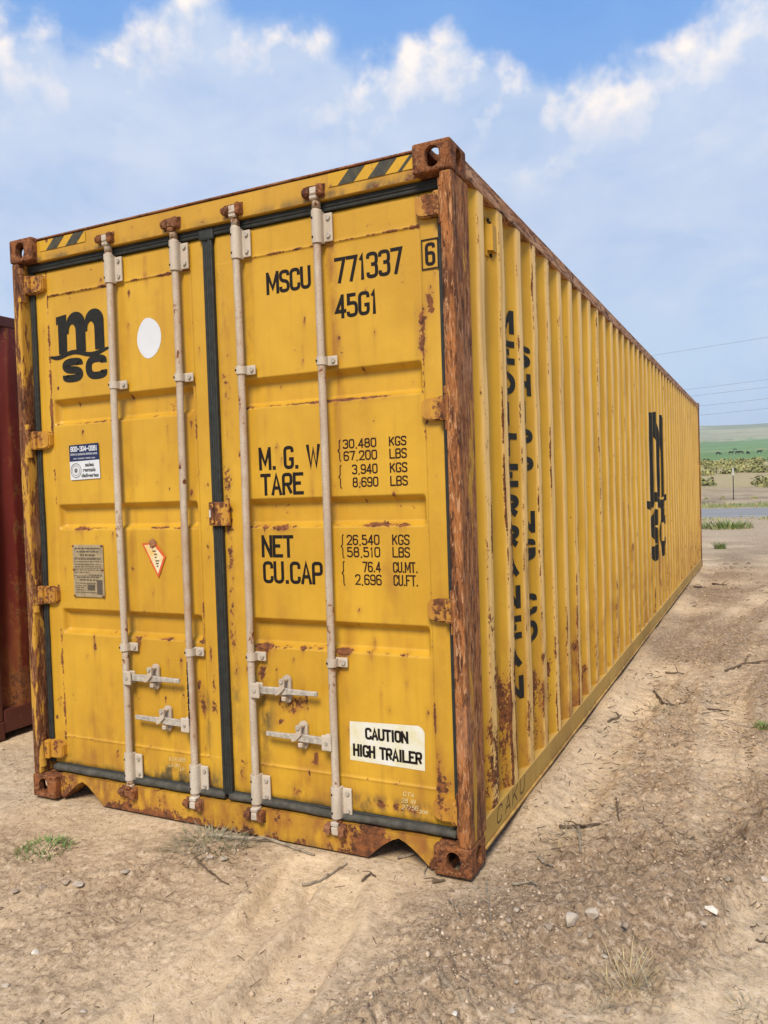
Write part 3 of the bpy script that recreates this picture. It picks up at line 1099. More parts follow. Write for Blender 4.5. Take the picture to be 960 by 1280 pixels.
DOORS = {True: (.172, 1.108, .182, 1.098), False: (1.362, 2.268, 1.372, 2.262)}     # sheet and recess limits of each leaf


def door_depth(X, Z, left):
    px0, px1, rx0, rx1 = DOORS[left]
    x0 = 0.0 if left else 2.0
    inp = sstep(px0 - .001, px0 + .003, X) * (1 - sstep(px1 - .003, px1 + .001, X))
    zin = sstep(.315, .319, Z) * (1 - sstep(2.600, 2.604, Z))
    dep = DOOR_Y + 0.0035 * inp * zin
    dep += 0.0030 * np.exp(-((X - px0) / .004) ** 2) + 0.003 * np.exp(-((X - px1) / .004) ** 2)
    bead = (np.exp(-((Z - 2.603) / .005) ** 2) + np.exp(-((Z - .316) / .005) ** 2)) * inp
    dep -= 0.004 * bead * (0.6 + 0.6 * vnoise(X * 70, Z * 0, 3))
    rin = sstep(rx0, rx0 + .022, X) * (1 - sstep(rx1 - .022, rx1, X))
    for zu, zl in RECESS:
        dep += 0.038 * rin * sstep(zl - .004, zl + .026, Z) * (1 - sstep(zu - .030, zu + .002, Z))
    dep += 0.0032 * fbm(X * 2.2, Z * 2.2, 6 if x0 < 1 else 16, 3) * zin
    dep += 0.0008 * fbm(X * 11, Z * 11, 9, 2)
    return dep


def snug(pts, left):
    """y just proud of the sheet under a flat sticker"""
    xs = np.array([p[0] for p in pts]); zs = np.array([p[1] for p in pts])
    X, Z = np.meshgrid(np.linspace(xs.min(), xs.max(), 9), np.linspace(zs.min(), zs.max(), 9))
    return float(door_depth(X, Z, left).min()) - .0006


def door_mesh(x0, x1, px0, px1, rx0, rx1, marks, name):
    """x0..x1 door leaf, px0..px1 sheet welded into its frame, rx0..rx1 recesses"""
    z0, z1 = .168, 2.732
    def grid(a, b, step, brk):
        g = list(np.arange(a, b, step)) + [b]
        for q in brk:
            g += [q - .012, q - .007, q - .003, q, q + .003, q + .007, q + .012]
        g = np.array(sorted(g)); g = g[(g >= a) & (g <= b)]
        keep = [0]
        for k in range(1, len(g)):
            if g[k] - g[keep[-1]] > .0016:
                keep.append(k)
        g = g[keep]; g[-1] = b
        return g
    xs = grid(x0, x1, .013, [px0, px1, rx0, rx1])
    zs = grid(z0, z1, .012, [2.603, .316] + [q for r in RECESS for q in (r[0], r[0] - .03, r[1], r[1] + .03)])
    X, Z = np.meshgrid(xs, zs)
    dep = door_depth(X, Z, x0 < 1)
    edge = np.minimum(np.minimum(X - x0, x1 - X), np.minimum(Z - z0, z1 - Z))
    dep += 0.006 * (1 - sstep(0, .006, edge))
    V = np.stack([X, dep, Z], -1).reshape(-1, 3)
    m = len(xs); n = len(zs)
    i = np.arange(n - 1)[:, None]; j = np.arange(m - 1)[None, :]
    a = (i * m + j).ravel()
    F = np.stack([a, a + 1, a + m + 1, a + m], 1)
    me = pydata(name, V.tolist(), F.tolist())
    x, z = V[:, 0], V[:, 2]
    rust = np.zeros(len(x)); stain = np.zeros(len(x)); grime = np.zeros(len(x))
    inr = ((x > rx0) & (x < rx1)).astype(float)
    for zu, zl in RECESS:      # worn lower lips and upper edges of the recesses
        rust += inr * 0.62 * np.exp(-((z - zl - .004) / .009) ** 2) * vnoise(x * 7, z * 0 + zl * 9, 44)
        rust += inr * 0.16 * np.exp(-((z - zu) / .006) ** 2) * vnoise(x * 12, z * 0 + zu * 9, 45)
    rust += 0.70 * np.exp(-((z - 2.603) / .008) ** 2) * (x > px0) * (x < px1) * (0.4 + 0.6 * vnoise(x * 14, z * 0, 41))
    rust += 0.35 * np.exp(-((z - .316) / .008) ** 2) * vnoise(x * 14, z * 0, 42)
    rust += 0.62 * np.exp(-((x - px0) / .008) ** 2) * vnoise(z * 5, x * 0, 46) + 0.58 * np.exp(-((x - px1) / .008) ** 2) * vnoise(z * 5, x * 0, 47)
    stain += 0.65 * np.clip((0.50 - z) / .30, 0, 1) * vnoise(x * 24, z * 2, 48)
    for bx in (.641, 1.047, 1.397, 1.815):        # run-off beside the bars and brackets
        stain += 0.45 * np.exp(-((x - bx - .045) / .022) ** 2) * vnoise(z * 3, x * 0 + bx * 9, 50)
        grime += 0.35 * np.exp(-((x - bx - .01) / .03) ** 2) * np.clip(vnoise(z * 2.2, x * 0 + bx * 7, 52) - .45, 0, 1) * 2
    grime += 0.85 * np.clip((.205 - z) / .035, 0, 1) * vnoise(x * 9, z * 6, 49) * 1.3
    rs = random.Random(int(x0 * 100) + 5)
    extra = [('r', rs.uniform(x0 + .02, x1 - .02), rs.uniform(.25, 2.65), rs.uniform(.004, .011), rs.uniform(.008, .024), rs.uniform(.35, .6), rs.choice([0, .05, .1, .18])) for _ in range(46)]
    extra += [('s', rs.uniform(x0, x1), rs.uniform(.3, 2.6), rs.uniform(.01, .03), rs.uniform(.08, .25), rs.uniform(.15, .35), 0) for _ in range(24)]
    for kind, mx, mz, rx, rz, amt, run in list(marks) + extra:
        amt *= 1.2
        dx = (x - mx) / rx
        g = np.exp(-(dx ** 2 + ((z - mz) / rz) ** 2))
        if kind == 'r':
            rust += amt * g
            stain += 0.5 * amt * np.exp(-((x - mx) / (rx * 1.7)) ** 2 - ((z - mz) / (rz * 1.7)) ** 2)
        elif kind == 's':
            stain += amt * g
        else:
            grime += amt * g
        if run:
            below = np.clip((mz - z) / run, 0, 1)
            stain += 0.9 * min(amt, .9) * np.exp(-(dx / 0.8) ** 2) * (below > 0) * (1 - below)
    set_attr(me, 'rust', np.clip(rust, 0, 1)); set_attr(me, 'stain', np.clip(stain, 0, 1)); set_attr(me, 'grime', np.clip(grime, 0, 1))
    return me


MARKS_L = [  # kind, x, z, rx, rz, amount, run of the stain below
    ('s', .835, 2.64, .010, .06, .8, .10), ('r', .84, 2.70, .010, .015, .5, .2),
    ('r', .965, .585, .022, .026, .62, .16), ('r', 1.06, .66, .014, .07, .55, .1), ('r', 1.085, .545, .016, .09, .55, .1),
    ('g', 1.105, .50, .025, .14, .5, 0), ('r', 1.14, .80, .010, .05, .55, 0), ('r', 1.15, .60, .02, .10, .35, 0),
    ('r', 1.15, 1.3, .02, .25, .25, 0), ('r', .80, 1.33, .012, .02, .6, .0), ('r', .81, .60, .006, .03, .5, .05),
    ('r', .40, .845, .008, .02, .55, .06), ('r', .22, 1.19, .007, .015, .6, .08), ('r', .555, 1.37, .008, .02, .5, .12),
    ('r', .36, .315, .012, .012, .5, .12), ('r', .53, .255, .010, .03, .5, .08), ('r', .14, .50, .02, .1, .3, 0),
    ('r', .30, 2.665, .006, .012, .6, .02), ('g', .93, .185, .18, .03, 1.0, 0), ('g', .87, .215, .05, .03, .8, 0),
    ('g', 1.12, .20, .06, .05, .8, 0), ('r', .94, 1.70, .01, .02, .45, .03), ('r', .90, 1.73, .006, .02, .45, .03),
    ('r', .86, 1.62, .01, .008, .5, 0), ('r', .70, .835, .03, .035, .6, .04), ('r', .34, 1.405, .02, .01, .6, .1),
    ('r', .11, 2.15, .012, .05, .35, 0), ('s', .86, 1.10, .008, .10, .5, 0), ('r', .72, .30, .008, .01, .45, .04),
    ('g', .16, .20, .05, .05, .8, 0), ('s', .45, 1.55, .12, .05, .18, 0), ('r', .62, 1.02, .01, .03, .4, .1),
]
MARKS_R = [
    ('s', 1.862, 2.55, .020, .22, .75, 0), ('s', 1.862, 2.2, .016, .3, .4, 0), ('r', 1.99, 2.06, .008, .015, .55, .06),
    ('r', 2.27, 2.17, .020, .09, .55, .08), ('r', 2.30, 2.30, .03, .06, .35, 0), ('r', 1.275, 1.9, .03, .5, .27, 0),
    ('r', 1.29, 1.35, .025, .30, .33, 0), ('r', 1.28, .85, .03, .25, .30, 0), ('g', 1.285, .58, .03, .14, .55, 0),
    ('r', 1.44, .850, .045, .022, .75, .05), ('r', 1.43, .745, .030, .045, .65, .06), ('g', 1.445, .55, .035, .17, .75, 0),
    ('r', 1.57, .60, .08, .06, .42, .05), ('r', 1.66, .635, .02, .05, .50, .05), ('r', 1.52, .52, .03, .02, .5, 0),
    ('r', 1.85, .855, .04, .014, .75, .03), ('r', 1.66, .30, .010, .02, .55, .08), ('r', 1.70, .36, .02, .03, .45, .04),
    ('r', 1.55, 1.39, .05, .012, .7, .03), ('r', 2.02, 1.405, .05, .010, .65, .10), ('r', 2.15, 1.40, .02, .01, .55, .05),
    ('r', 1.96, 1.937, .20, .008, .42, .03), ('s', 2.08, 1.20, .02, .10, .5, 0), ('r', 1.51, 1.49, .02, .02, .5, 0),
    ('r', 2.27, .60, .008, .12, .5, .1), ('r', 2.28, .38, .010, .10, .55, .1), ('g', 2.06, .215, .22, .028, 1.1, 0),
    ('r', 2.10, .215, .20, .022, .60, 0), ('r', 2.31, .33, .03, .06, .4, 0), ('r', 2.06, .625, .006, .012, .5, .04),
    ('s', 2.2, .30, .02, .1, .4, 0), ('r', 1.47, 1.385, .012, .02, .6, .12), ('r', 2.15, .74, .01, .015, .45, .03),
    ('r', 1.42, 2.27, .006, .01, .5, .02), ('r', 1.56, 2.02, .008, .01, .4, 0), ('s', 2.31, 1.0, .03, .6, .25, 0),
    ('r', 1.6, .215, .04, .02, .5, 0), ('r', 1.3, .30, .02, .07, .5, 0), ('r', 1.83, .80, .02, .02, .5, .1),
]
doorL = link('door', door_mesh(.088, 1.192, .172, 1.108, .182, 1.098, MARKS_L, 'door_left'), M_door, BOX,
             'closed left door leaf with logo, data plate and stickers', True)
doorR = link('door', door_mesh(1.246, 2.350, 1.362, 2.268, 1.372, 2.262, MARKS_R, 'door_right'), M_door, BOX,
             'closed right door leaf with painted weights and caution sign', True)
for dr, xa, xb in ((doorL, .09, 1.19), (doorR, 1.248, 2.348)):
    MB().box(xa, xb, .122, .15, .17, 2.73).build('door_core', M_under, dr)

# rubber seals
def seal(x0, x1, z0, z1, y, vert, parent, mat=None, bev=.006):
    b = MB()
    b.box(x0, x1, y, .12, z0, z1, bev, 2)
    if vert:
        c = (x0 + x1) / 2
        b.box(c - .004, c + .004, y - .005, y + .01, z0 + .002, z1 - .002, .003, 1)
    else:
        c = (z0 + z1) / 2
        b.box(x0 + .002, x1 - .002, y - .005, y + .01, c - .005, c + .005, .003, 1)
    return b.build('rubber_seal', mat or M_rub, parent)


seal(.058, .089, .168, 2.735, .066, True, doorL)
seal(.058, 1.212, 2.7335, 2.772, .060, False, doorL)
seal(1.191, 1.2185, .150, 2.7325, .062, True, doorL)
seal(2.349, 2.380, .168, 2.735, .066, True, doorR)
seal(1.214, 2.380, 2.7337, 2.7722, .0605, False, doorR)
seal(1.2195, 1.247, .150, 2.7325, .059, True, doorR)
sb = MB()      # flap folded over the top of the centre seal
sb.box(1.178, 1.262, .052, .075, 2.715, 2.768, .010, 2)
sb.build('rubber_seal', M_rub, doorR)


def bottom_seal(x0, x1, parent, sag):
    pts = []; n = 40
    for k in range(n + 1):
        u = k / n
        x = x0 + (x1 - x0) * u
        pts.append((x, .064 + 0.002 * math.sin(u * 23), .146 + sag * math.sin(u * 9) * .0012 + random.uniform(-.0006, .0006)))
    b = MB()
    b.tube(pts, [.0175 + .001 * math.sin(k * 0.9) + random.uniform(-.0005, .0005) for k in range(n + 1)], 12)
    b.build('rubber_seal', M_rubd, parent, None, True)
    MB().box(x0, x1, .070, .12, .124, .168, .004, 1).build('rubber_seal', M_rub, parent)


bottom_seal(.10, 1.205, doorL, 1.0)
bottom_seal(1.235, 2.355, doorR, 2.0)

# ------------------------------------------------------------------ hinges
def hinge(z, left, parent):
    b = MB()
    tip = 2.262
    poly = [(2.405, z + .046), (2.30, z + .046), (tip + .012, z + .040), (tip, z + .026), (tip, z - .026), (tip + .012, z - .040), (2.30, z - .046), (2.405, z - .046)]
    b.prism_xz(poly, .046, .078)
    bmesh.ops.bevel(b.bm, geom=[e for e in b.bm.edges if e.calc_length() > .01 and abs(e.verts[0].co.y - .046) < 1e-4 and abs(e.verts[1].co.y - .046) < 1e-4 and len(e.link_faces) == 2 and e.calc_face_angle(0) > .5],
                    offset=.006, segments=2, affect='EDGES')
    b.box(2.345, 2.392, .030, .060, z - .048, z + .048, .008, 2)
    if left:
        b.mirror_x(WX)
    h = b.build('hinge', M_hinge, parent)
    attr_fn(h, rust=lambda x, y, zz: 0.10 + 0.30 * (np.abs(zz - z) > .036), stain=lambda x, y, zz: 0.6 + 0 * x)
    k = MB()
    k.cyl((2.394, .030, z - .052), (2.394, .030, z + .052), .021, None, 16)
    k.cyl((2.394, .030, z - .088), (2.394, .030, z - .054), .023, None, 16)
    k.cyl((2.394, .030, z + .054), (2.394, .030, z + .084), .023, None, 16)
    if left:
        k.mirror_x(WX)
    k.build('hinge_pin', M_post if not left else M_postl, parent, None)
    q = MB()
    q.cyl((2.318, .0455, z + .008), (2.318, .0432, z + .008), .006, None, 8)
    if left:
        q.mirror_x(WX)
    q.build('hinge_bolt', M_cast, parent)


for z in (2.668, 1.864, 1.056, .243):
    hinge(z, True, doorL)
    hinge(z, False, doorR)

# ------------------------------------------------------------------ locking bars
BARS = [.641, 1.047, 1.397, 1.815]
BY = .040


def big_bracket(x, z, parent):
    b = MB()
    prof = []
    for k in range(13):
        a = math.pi * (1 - k / 12)
        prof.append((x + .0235 * math.cos(a), BY - .0235 * math.sin(a)))
    poly = prof + [(x + .024, .064), (x - .024, .064)]
    b.prism_xy(poly, z - .066, z + .066)
    b.box(x + .006, x + .064, .056, .068, z - .060, z + .060, .005, 2)
    o = b.build('bracket', M_bracket, parent)
    for dz in (-.036, .038):
        MB().cyl((x + .047, .057, z + dz), (x + .047, .048, z + dz), .0105, .009, 10).build('bracket_bolt', M_bolt, parent)
    for dz in (-.042, .038):
        MB().cyl((x - .010, BY - .0205, z + dz), (x - .0115, BY - .0235, z + dz), .0048, None, 8).build('drain_hole', M_hole, parent)


def small_bracket(x, z, parent):
    b = MB()
    prof = []
    for k in range(13):
        a = math.pi * (1 - k / 12)
        prof.append((x + .0225 * math.cos(a), BY - .0225 * math.sin(a)))
    poly = prof + [(x + .023, .070), (x - .023, .070)]
    b.prism_xy(poly, z - .017, z + .017)
    b.box(x + .006, x + .066, .057, .067, z - .021, z + .021, .005, 2)
    b.build('bracket', M_bracket, parent)
    bb = MB()
    bb.cyl((x + .049, .058, z), (x + .049, .049, z), .0105, .009, 10)
    bb.build('bracket_bolt', M_bolt, parent)
    hh = MB()
    hh.cyl((x - .012, BY - .0195, z), (x - .0135, BY - .0225, z), .0048, None, 8)
    hh.build('drain_hole', M_hole, parent)


def handle(xb, z, dirn, parent):
    """hub on the bar, lever and its retainer plate"""
    b = MB()
    b.box(min(xb + dirn * .004, xb + dirn * .052), max(xb + dirn * .004, xb + dirn * .052), .014, .026, z - .034, z + .034, .006, 2)
    b.box(min(xb + dirn * .004, xb + dirn * .050), max(xb + dirn * .004, xb + dirn * .050), .046, .056, z - .030, z + .030, .004, 1)
    o = b.build('handle_hub', M_bracket, parent)
    hh = MB(); hh.cyl((xb + dirn * .028, .015, z), (xb + dirn * .028, .009, z), .009, .008, 10)
    hh.build('hub_pin', M_bolt, parent)
    lv = MB()
    x1, x2, x3 = xb + dirn * .045, xb + dirn * .185, xb + dirn * .345
    def lever(xa, xc, za, zc, ha, hc, ya, yc):
        vs = []
        for (x, zz, h, y) in ((xa, za, ha, ya), (xc, zc, hc, yc)):
            for dy, dz in ((-.006, -h), (.006, -h), (.006, h), (-.006, h)):
                vs.append(lv.bm.verts.new((x, y + dy, zz + dz)))
        for k in range(4):
            lv.bm.faces.new((vs[k], vs[(k + 1) % 4], vs[4 + (k + 1) % 4], vs[4 + k]))
        lv.bm.faces.new(vs[:4][::-1]); lv.bm.faces.new(vs[4:])
    lever(x1 - dirn * .03, x2 - dirn * .03, z, z + .003, .016, .017, .036, .036)
    lever(x2 - dirn * .0305, x2 + dirn * .03, z + .0035, z + .006, .018, .012, .0362, .031)
    lever(x2 + dirn * .0295, x3, z + .0055, z + .006, .0125, .010, .0312, .033)
    bmesh.ops.recalc_face_normals(lv.bm, faces=lv.bm.faces)
    bmesh.ops.bevel(lv.bm, geom=[e for e in lv.bm.edges if e.calc_length() > .02], offset=.0025, segments=1, affect='EDGES')
    lv.build('handle', M_handle, parent)
    xr = xb + dirn * .17
    rp = MB()
    rp.prism_xz(stadium(xr, z + .008, .022, .062), .060, .072)
    rp.prism_xz([(xr - .012, z + .060), (xr + .014, z + .062), (xr + .013, z + .02), (xr - .016, z - .008), (xr - .034, z - .014), (xr - .036, z + .002), (xr - .012, z + .022)], .019, .028)
    rp.box(xr - .010, xr + .012, .026, .062, z + .046, z + .058, .003, 1)
    rp.box(xr - .012, xr + .010, .030, .062, z - .040, z - .020, .003, 1)
    rp.build('handle_retainer', M_bracket, parent)
    for dz in (.052, -.040):
        MB().cyl((xr, .061 if dz < 0 else .021, z + dz), (xr, .050 if dz < 0 else .012, z + dz), .0125, .010, 8).build('retainer_bolt', M_bolt, parent)


def cam_end(x, z, top, parent, seed):
    s = 1 if top else -1
    k = MB()
    k.box(x + .016, x + .046, .006, .040, z - .024, z + .022, .008, 2)
    k.box(x - .048, x - .024, .010, .040, z - .020, z + .018, .008, 2)
    k.box(x - .050, x + .048, .031, .042, z - .027, z + .028, .006, 2)
    k.cyl((x - .054, .024, z - s * .002), (x - .022, .024, z - s * .002), .017, None, 10)
    bmesh.ops.subdivide_edges(k.bm, edges=[e for e in k.bm.edges if e.calc_length() > .015], cuts=1)
    k.jitter(.0026, seed)
    k.build('cam_keeper', M_keeper, parent)
    c = MB()
    c.box(x - .017, x + .026, .012, .034, z - .017, z + .016, .006, 2)
    c.box(x - .021, x + .016, .014, .034, z - s * .026 - .010, z - s * .026 + .010, .005, 1)
    c.cyl((x, BY, z - s * .02), (x, BY, z - s * .05), .0175, .018, 12)
    c.jitter(.0012, seed + 9)
    c.build('locking_cam', M_keeper if seed in (1, 4) else M_bracket, parent)


for i, x in enumerate(BARS):
    b = MB()
    pts = []; n = 24
    for k in range(n + 1):
        zz = .130 + (2.790 - .130) * k / n
        pts.append((x + .002 * math.sin(k * .35 + i), BY + .0015 * math.sin(k * .28 + 2 * i), zz))
    b.tube(pts, .0168, 16)
    for za, zb, r in ((2.745, 2.795, .0190), (2.722, 2.736, .0235), (.128, .165, .0190), (.062 + .056, .134, .022)):
        b.cyl((x, BY, za), (x, BY, zb), r, r * .97, 16)
    bar = b.build('locking_bar', M_bar, BOX, ['first locking bar from the left, chalky off white', 'second locking bar with a scraped dark gash low down',
                                               'third locking bar just right of the centre seal', 'rightmost locking bar crossing the painted weights'][i], True)
    attr_fn(bar, rust=lambda x_, y_, z_: 0.25 * vnoise(z_ * 4, x_ * 0 + i, 66) + 0.25 * (z_ > 2.74) + 0.15 * (z_ < .17),
            stain=lambda x_, y_, z_: 0.8 * vnoise(z_ * 1.6, x_ * 0 + 3 * i, 67) * (0.5 + 0.5 * (i == 1)))
    big_bracket(x, 2.664, bar)
    big_bracket(x, [.222, .212, .212, .210][i], bar)
    small_bracket(x, 2.103, bar)
    small_bracket(x, .815, bar)
    cam_end(x, 2.812, True, bar, i)
    cam_end(x, .094, False, bar, i + 4)
    if i in (0, 2):
        handle(x, .668, 1, bar)
    else:
        handle(x, .470, -1, bar)
# scraped dark gash on the second bar
g = MB()
for k in range(9):
    za = .47 + k * .034
    wv = .004 + .003 * random.random()
    g.cyl((1.047 - .006, BY - .0148, za), (1.047 - .006 + random.uniform(-.002, .002), BY - .0148, za + .030), wv, wv * .8, 6)
bars = [o for o in BOX.children if o.name.startswith('locking_bar')]
g.build('paint_gash', M_hole, bars[1])

# centre seal clasp
c = MB()
c.box(1.188, 1.300, .040, .058, 1.408, 1.518, .006, 2)
c.box(1.205, 1.222, .030, .045, 1.42, 1.51, .005, 2)
clasp = c.build('seal_clasp', M_hinge, doorR, 'small rusty steel clasp bridging both doors')
attr_fn(clasp, rust=lambda x, y, z: 0.5 + 0 * x, stain=lambda x, y, z: .7 + 0 * x)
MB().box(1.196, 1.203, .0335, .0395, 1.447, 1.482, .001, 1).build('clasp_tag', M_white, doorR)

# ------------------------------------------------------------------ painted lettering and stickers
TY = DOOR_Y + .0035 - .0042       # just proud of the sheet, which itself undulates a little
def T(body, x0, x1, z0, z1, st=.014, mat=None, **kw):
    return stencil(body, x0, x1, z0, z1, TY, mat or M_black, doorR, st, **kw)


T('MSCU', 1.525, 1.755, 2.428, 2.526, .0150)
T('771337', 1.872, 2.190, 2.428, 2.536, .0150)
stencil('6', 2.290, 2.334, 2.438, 2.530, DOOR_Y - .003, M_black, doorR, .0135)
fr = MB()
for poly in ([(2.275, 2.423), (2.349, 2.423), (2.349, 2.429), (2.275, 2.429)], [(2.275, 2.539), (2.349, 2.539), (2.349, 2.545), (2.275, 2.545)],
             [(2.275, 2.429), (2.280, 2.429), (2.280, 2.539), (2.275, 2.539)], [(2.344, 2.429), (2.349, 2.429), (2.349, 2.539), (2.344, 2.539)]):
    fr.flat(poly, DOOR_Y - .003)
fr.build('number_frame', M_black, doorR)
T('45G1', 1.868, 2.071, 2.280, 2.380, .0150)
T('M. G. W', 1.452, 1.772, 1.654, 1.756, .0150)
T('TARE', 1.456, 1.683, 1.540, 1.638, .0150)
T('NET', 1.449, 1.619, 1.262, 1.362, .0150)
T('CU.CAP', 1.452, 1.765, 1.145, 1.245, .0150)
rows = [('30,480', 1.884, 2.044, 1.728, 1.768, 'KGS'), ('67,200', 1.886, 2.046, 1.676, 1.718, 'LBS'),
        ('3,940', 1.925, 2.046, 1.618, 1.660, 'KGS'), ('8,690', 1.926, 2.048, 1.563, 1.605, 'LBS'),
        ('26,540', 1.888, 2.044, 1.318, 1.362, 'KGS'), ('58,510', 1.888, 2.046, 1.266, 1.310, 'LBS'),
        ('76.4', 1.960, 2.046, 1.203, 1.248, 'CU.MT.'), ('2,696', 1.922, 2.048, 1.148, 1.194, 'CU.FT.')]
for body, x0, x1, z0, z1, unit in rows:
    T(body, x0, x1, z0, z1, .0062, M_brown)
    T(unit, 2.102, 2.182 if len(unit) == 3 else 2.215, z0, z1, .0062, M_brown)
br = MB()
for za, zb in ((1.676, 1.768), (1.560, 1.660), (1.262, 1.364), (1.146, 1.250)):
    zm = (za + zb) / 2
    x = 1.866
    for p, q in (((x + .008, zb), (x + .002, zb - .006)), ((x + .002, zb - .006), (x + .002, zm + .008)), ((x + .002, zm + .008), (x - .006, zm)),
                 ((x - .006, zm), (x + .002, zm - .008)), ((x + .002, zm - .008), (x + .002, za + .006)), ((x + .002, za + .006), (x + .008, za))):
        d = Vector((q[0] - p[0], q[1] - p[1])).normalized() * .0022
        br.flat([(p[0] - d.y, p[1] + d.x), (q[0] - d.y, q[1] + d.x), (q[0] + d.y, q[1] - d.x), (p[0] + d.y, p[1] - d.x)], TY)
br.build('lettering', M_brown, doorR, 'painted braces beside the weights')

# caution sign
cs = MB()
cpoly = [(1.872, .558), (2.195, .570), (2.212, .560), (2.222, .545), (2.218, .384), (1.868, .390)]
CSY = snug(cpoly, False)
cs.flat(cpoly, CSY)
sign = cs.build('caution_sticker', M_creamst, doorR, 'white sticker with black words CAUTION HIGH TRAILER')
stencil('CAUTION', 1.945, 2.148, .488, .540, CSY - .0008, M_black, doorR, .0108, rot=.012, conform=False)
stencil('HIGH TRAILER', 1.884, 2.208, .408, .462, CSY - .0008, M_black, doorR, .0108, rot=-.008, conform=False)
# marker scrawl
for body, x0, x1, z0, z1, d in (('GTA', 2.115, 2.165, .268, .287, doorR), ('28 IN', 2.107, 2.17, .240, .258, doorR), ('27/56', 2.107, 2.18, .212, .232, doorR), ('30R', 2.185, 2.225, .205, .220, doorR),
                                ('K1H1365', .865, .965, .268, .288, doorL), ('LA12N', .860, .925, .238, .256, doorL), ('LP', .93, .955, .226, .242, doorL)):
    stencil(body, x0, x1, z0, z1, DOOR_Y - .0036, M_chalk, d, .0022, rot=random.uniform(-.06, .06), shear=.25, name='marker_scrawl')

# white oval, sales sticker, plate, torn triangle on the left door
ov = MB()
OVY = snug([(.77, 2.22), (.915, 2.41)], True)
ov.flat([(.842 + .072 * math.cos(a) * (1 + .05 * math.sin(2 * a + 1)), 2.316 + .097 * math.sin(a) * (1 + .03 * math.cos(3 * a))) for a in np.linspace(0, 2 * math.pi, 40, endpoint=False)], OVY)
ov.build('oval_sticker', M_white, doorL, 'blank white oval sticker')
ss = MB(); ss.flat([(.290, 1.650), (.495, 1.654), (.492, 1.748), (.288, 1.744)], TY - .002)
ss.build('sales_sticker', M_white, doorL, 'white lower half of the sales sticker')
ss = MB(); ss.flat([(.288, 1.744), (.492, 1.748), (.490, 1.832), (.287, 1.828)], TY - .002)
ss.build('sales_sticker', M_navy, doorL, 'navy upper half of the sales sticker')
stencil('800-304-0981', .298, .482, 1.794, 1.821, TY - .0032, M_white, doorL, .0048, conform=False)
fp = MB()
for xa, xb, za, zb in ((.296, .332, 1.775, 1.786), (.336, .345, 1.774, 1.786), (.349, .400, 1.775, 1.785), (.403, .446, 1.775, 1.786), (.450, .482, 1.775, 1.785),
                       (.316, .340, 1.755, 1.762), (.346, .395, 1.755, 1.762), (.400, .436, 1.755, 1.763), (.441, .466, 1.755, 1.762)):
    fp.flat([(xa, za), (xb, za), (xb, zb), (xa, zb)], TY - .0032)
tag(fp.build('sticker_print', simple('blurred_white_print', (0.33, 0.34, 0.38), .5, .5, 260, 0), doorL, 'two lines of small unreadable print'), kind='stuff')
for body, z, xa, xb in (('sales', 1.716, .395, .455), ('rentals', 1.690, .380, .465), ('deliveries', 1.662, .368, .485)):
    lettering(body, xa, xb, z, z + .020, TY - .0032, M_black, doorL, .02)
rg = MB()
for r0, r1 in ((.034, .037), (.024, .026), (.0, .012)):
    n = 28
    for k in range(n):
        a, b_ = 2 * math.pi * k / n, 2 * math.pi * (k + 1) / n
        pl = [(.331 + r1 * math.cos(a), 1.698 + r1 * math.sin(a)), (.331 + r1 * math.cos(b_), 1.698 + r1 * math.sin(b_)), (.331 + r0 * math.cos(b_), 1.698 + r0 * math.sin(b_)), (.331 + r0 * math.cos(a), 1.698 + r0 * math.sin(a))]
        if r0 == 0:
            pl = pl[:3]
        if r0 > 0 or k % 3:
            rg.flat(pl, TY - .0032)
rg.build('sticker_seal', M_print, doorL, 'faint round seal printed on the sticker')

pl = MB(); pl.box(.282, .492, TY - .005, TY + .001, 1.050, 1.318, .002, 1)
pl.build('data_plate', M_plate, doorL, 'weathered metal data plate riveted to the door')
pr = MB()
rr = random.Random(5)
def bars_(x0, x1, z, h):
    x = x0
    while x < x1:
        wd = rr.uniform(.006, .022)
        pr.flat([(x, z), (min(x + wd, x1), z), (min(x + wd, x1), z + h), (x, z + h)], TY - .0062)
        x += wd + rr.uniform(.003, .007)
for z, h, a, b_ in ((1.296, .007, .30, .475), (1.280, .007, .315, .46), (1.262, .008, .335, .44), (1.243, .005, .297, .48), (1.231, .004, .295, .482), (1.216, .004, .295, .48), (1.205, .004, .295, .482),
                 (1.188, .004, .295, .385), (1.188, .004, .40, .482), (1.176, .004, .295, .385), (1.163, .004, .40, .482), (1.150, .005, .31, .47), (1.136, .006, .33, .45), (1.120, .004, .295, .44), (1.108, .004, .295, .37), (1.098, .004, .295, .36), (1.085, .004, .295, .37), (1.073, .004, .295, .44)):
    bars_(a, b_, z, h)
for a, b_, c_, d_ in ((.288, .486, 1.2505, 1.2525), (.288, .486, 1.198, 1.1995), (.288, .486, 1.159, 1.1605), (.392, .394, 1.162, 1.197), (.380, .430, 1.086, 1.116), (.445, .482, 1.066, 1.140)):
    pr.flat([(a, c_), (b_, c_), (b_, d_), (a, d_)], TY - .0062)
tag(pr.build('plate_print', M_print, doorL, 'rows of worn small print on the plate'), kind='stuff')
for x, z in ((.288, 1.312), (.486, 1.312), (.288, 1.19), (.486, 1.19), (.288, 1.056), (.486, 1.056)):
    MB().cyl((x, TY - .004, z), (x, TY - .009, z), .0065, .005, 8).build('plate_rivet', M_cast, doorL)
tr = MB(); tr.flat([(.748, 1.326), (.835, 1.330), (.895, 1.262), (.845, 1.156)], TY - .0015)
tr.build('warning_triangle', M_redprint, doorL, 'torn red bordered warning triangle sticker')
tr = MB(); tr.flat([(.764, 1.317), (.822, 1.321), (.882, 1.258), (.844, 1.178)], TY - .0027)
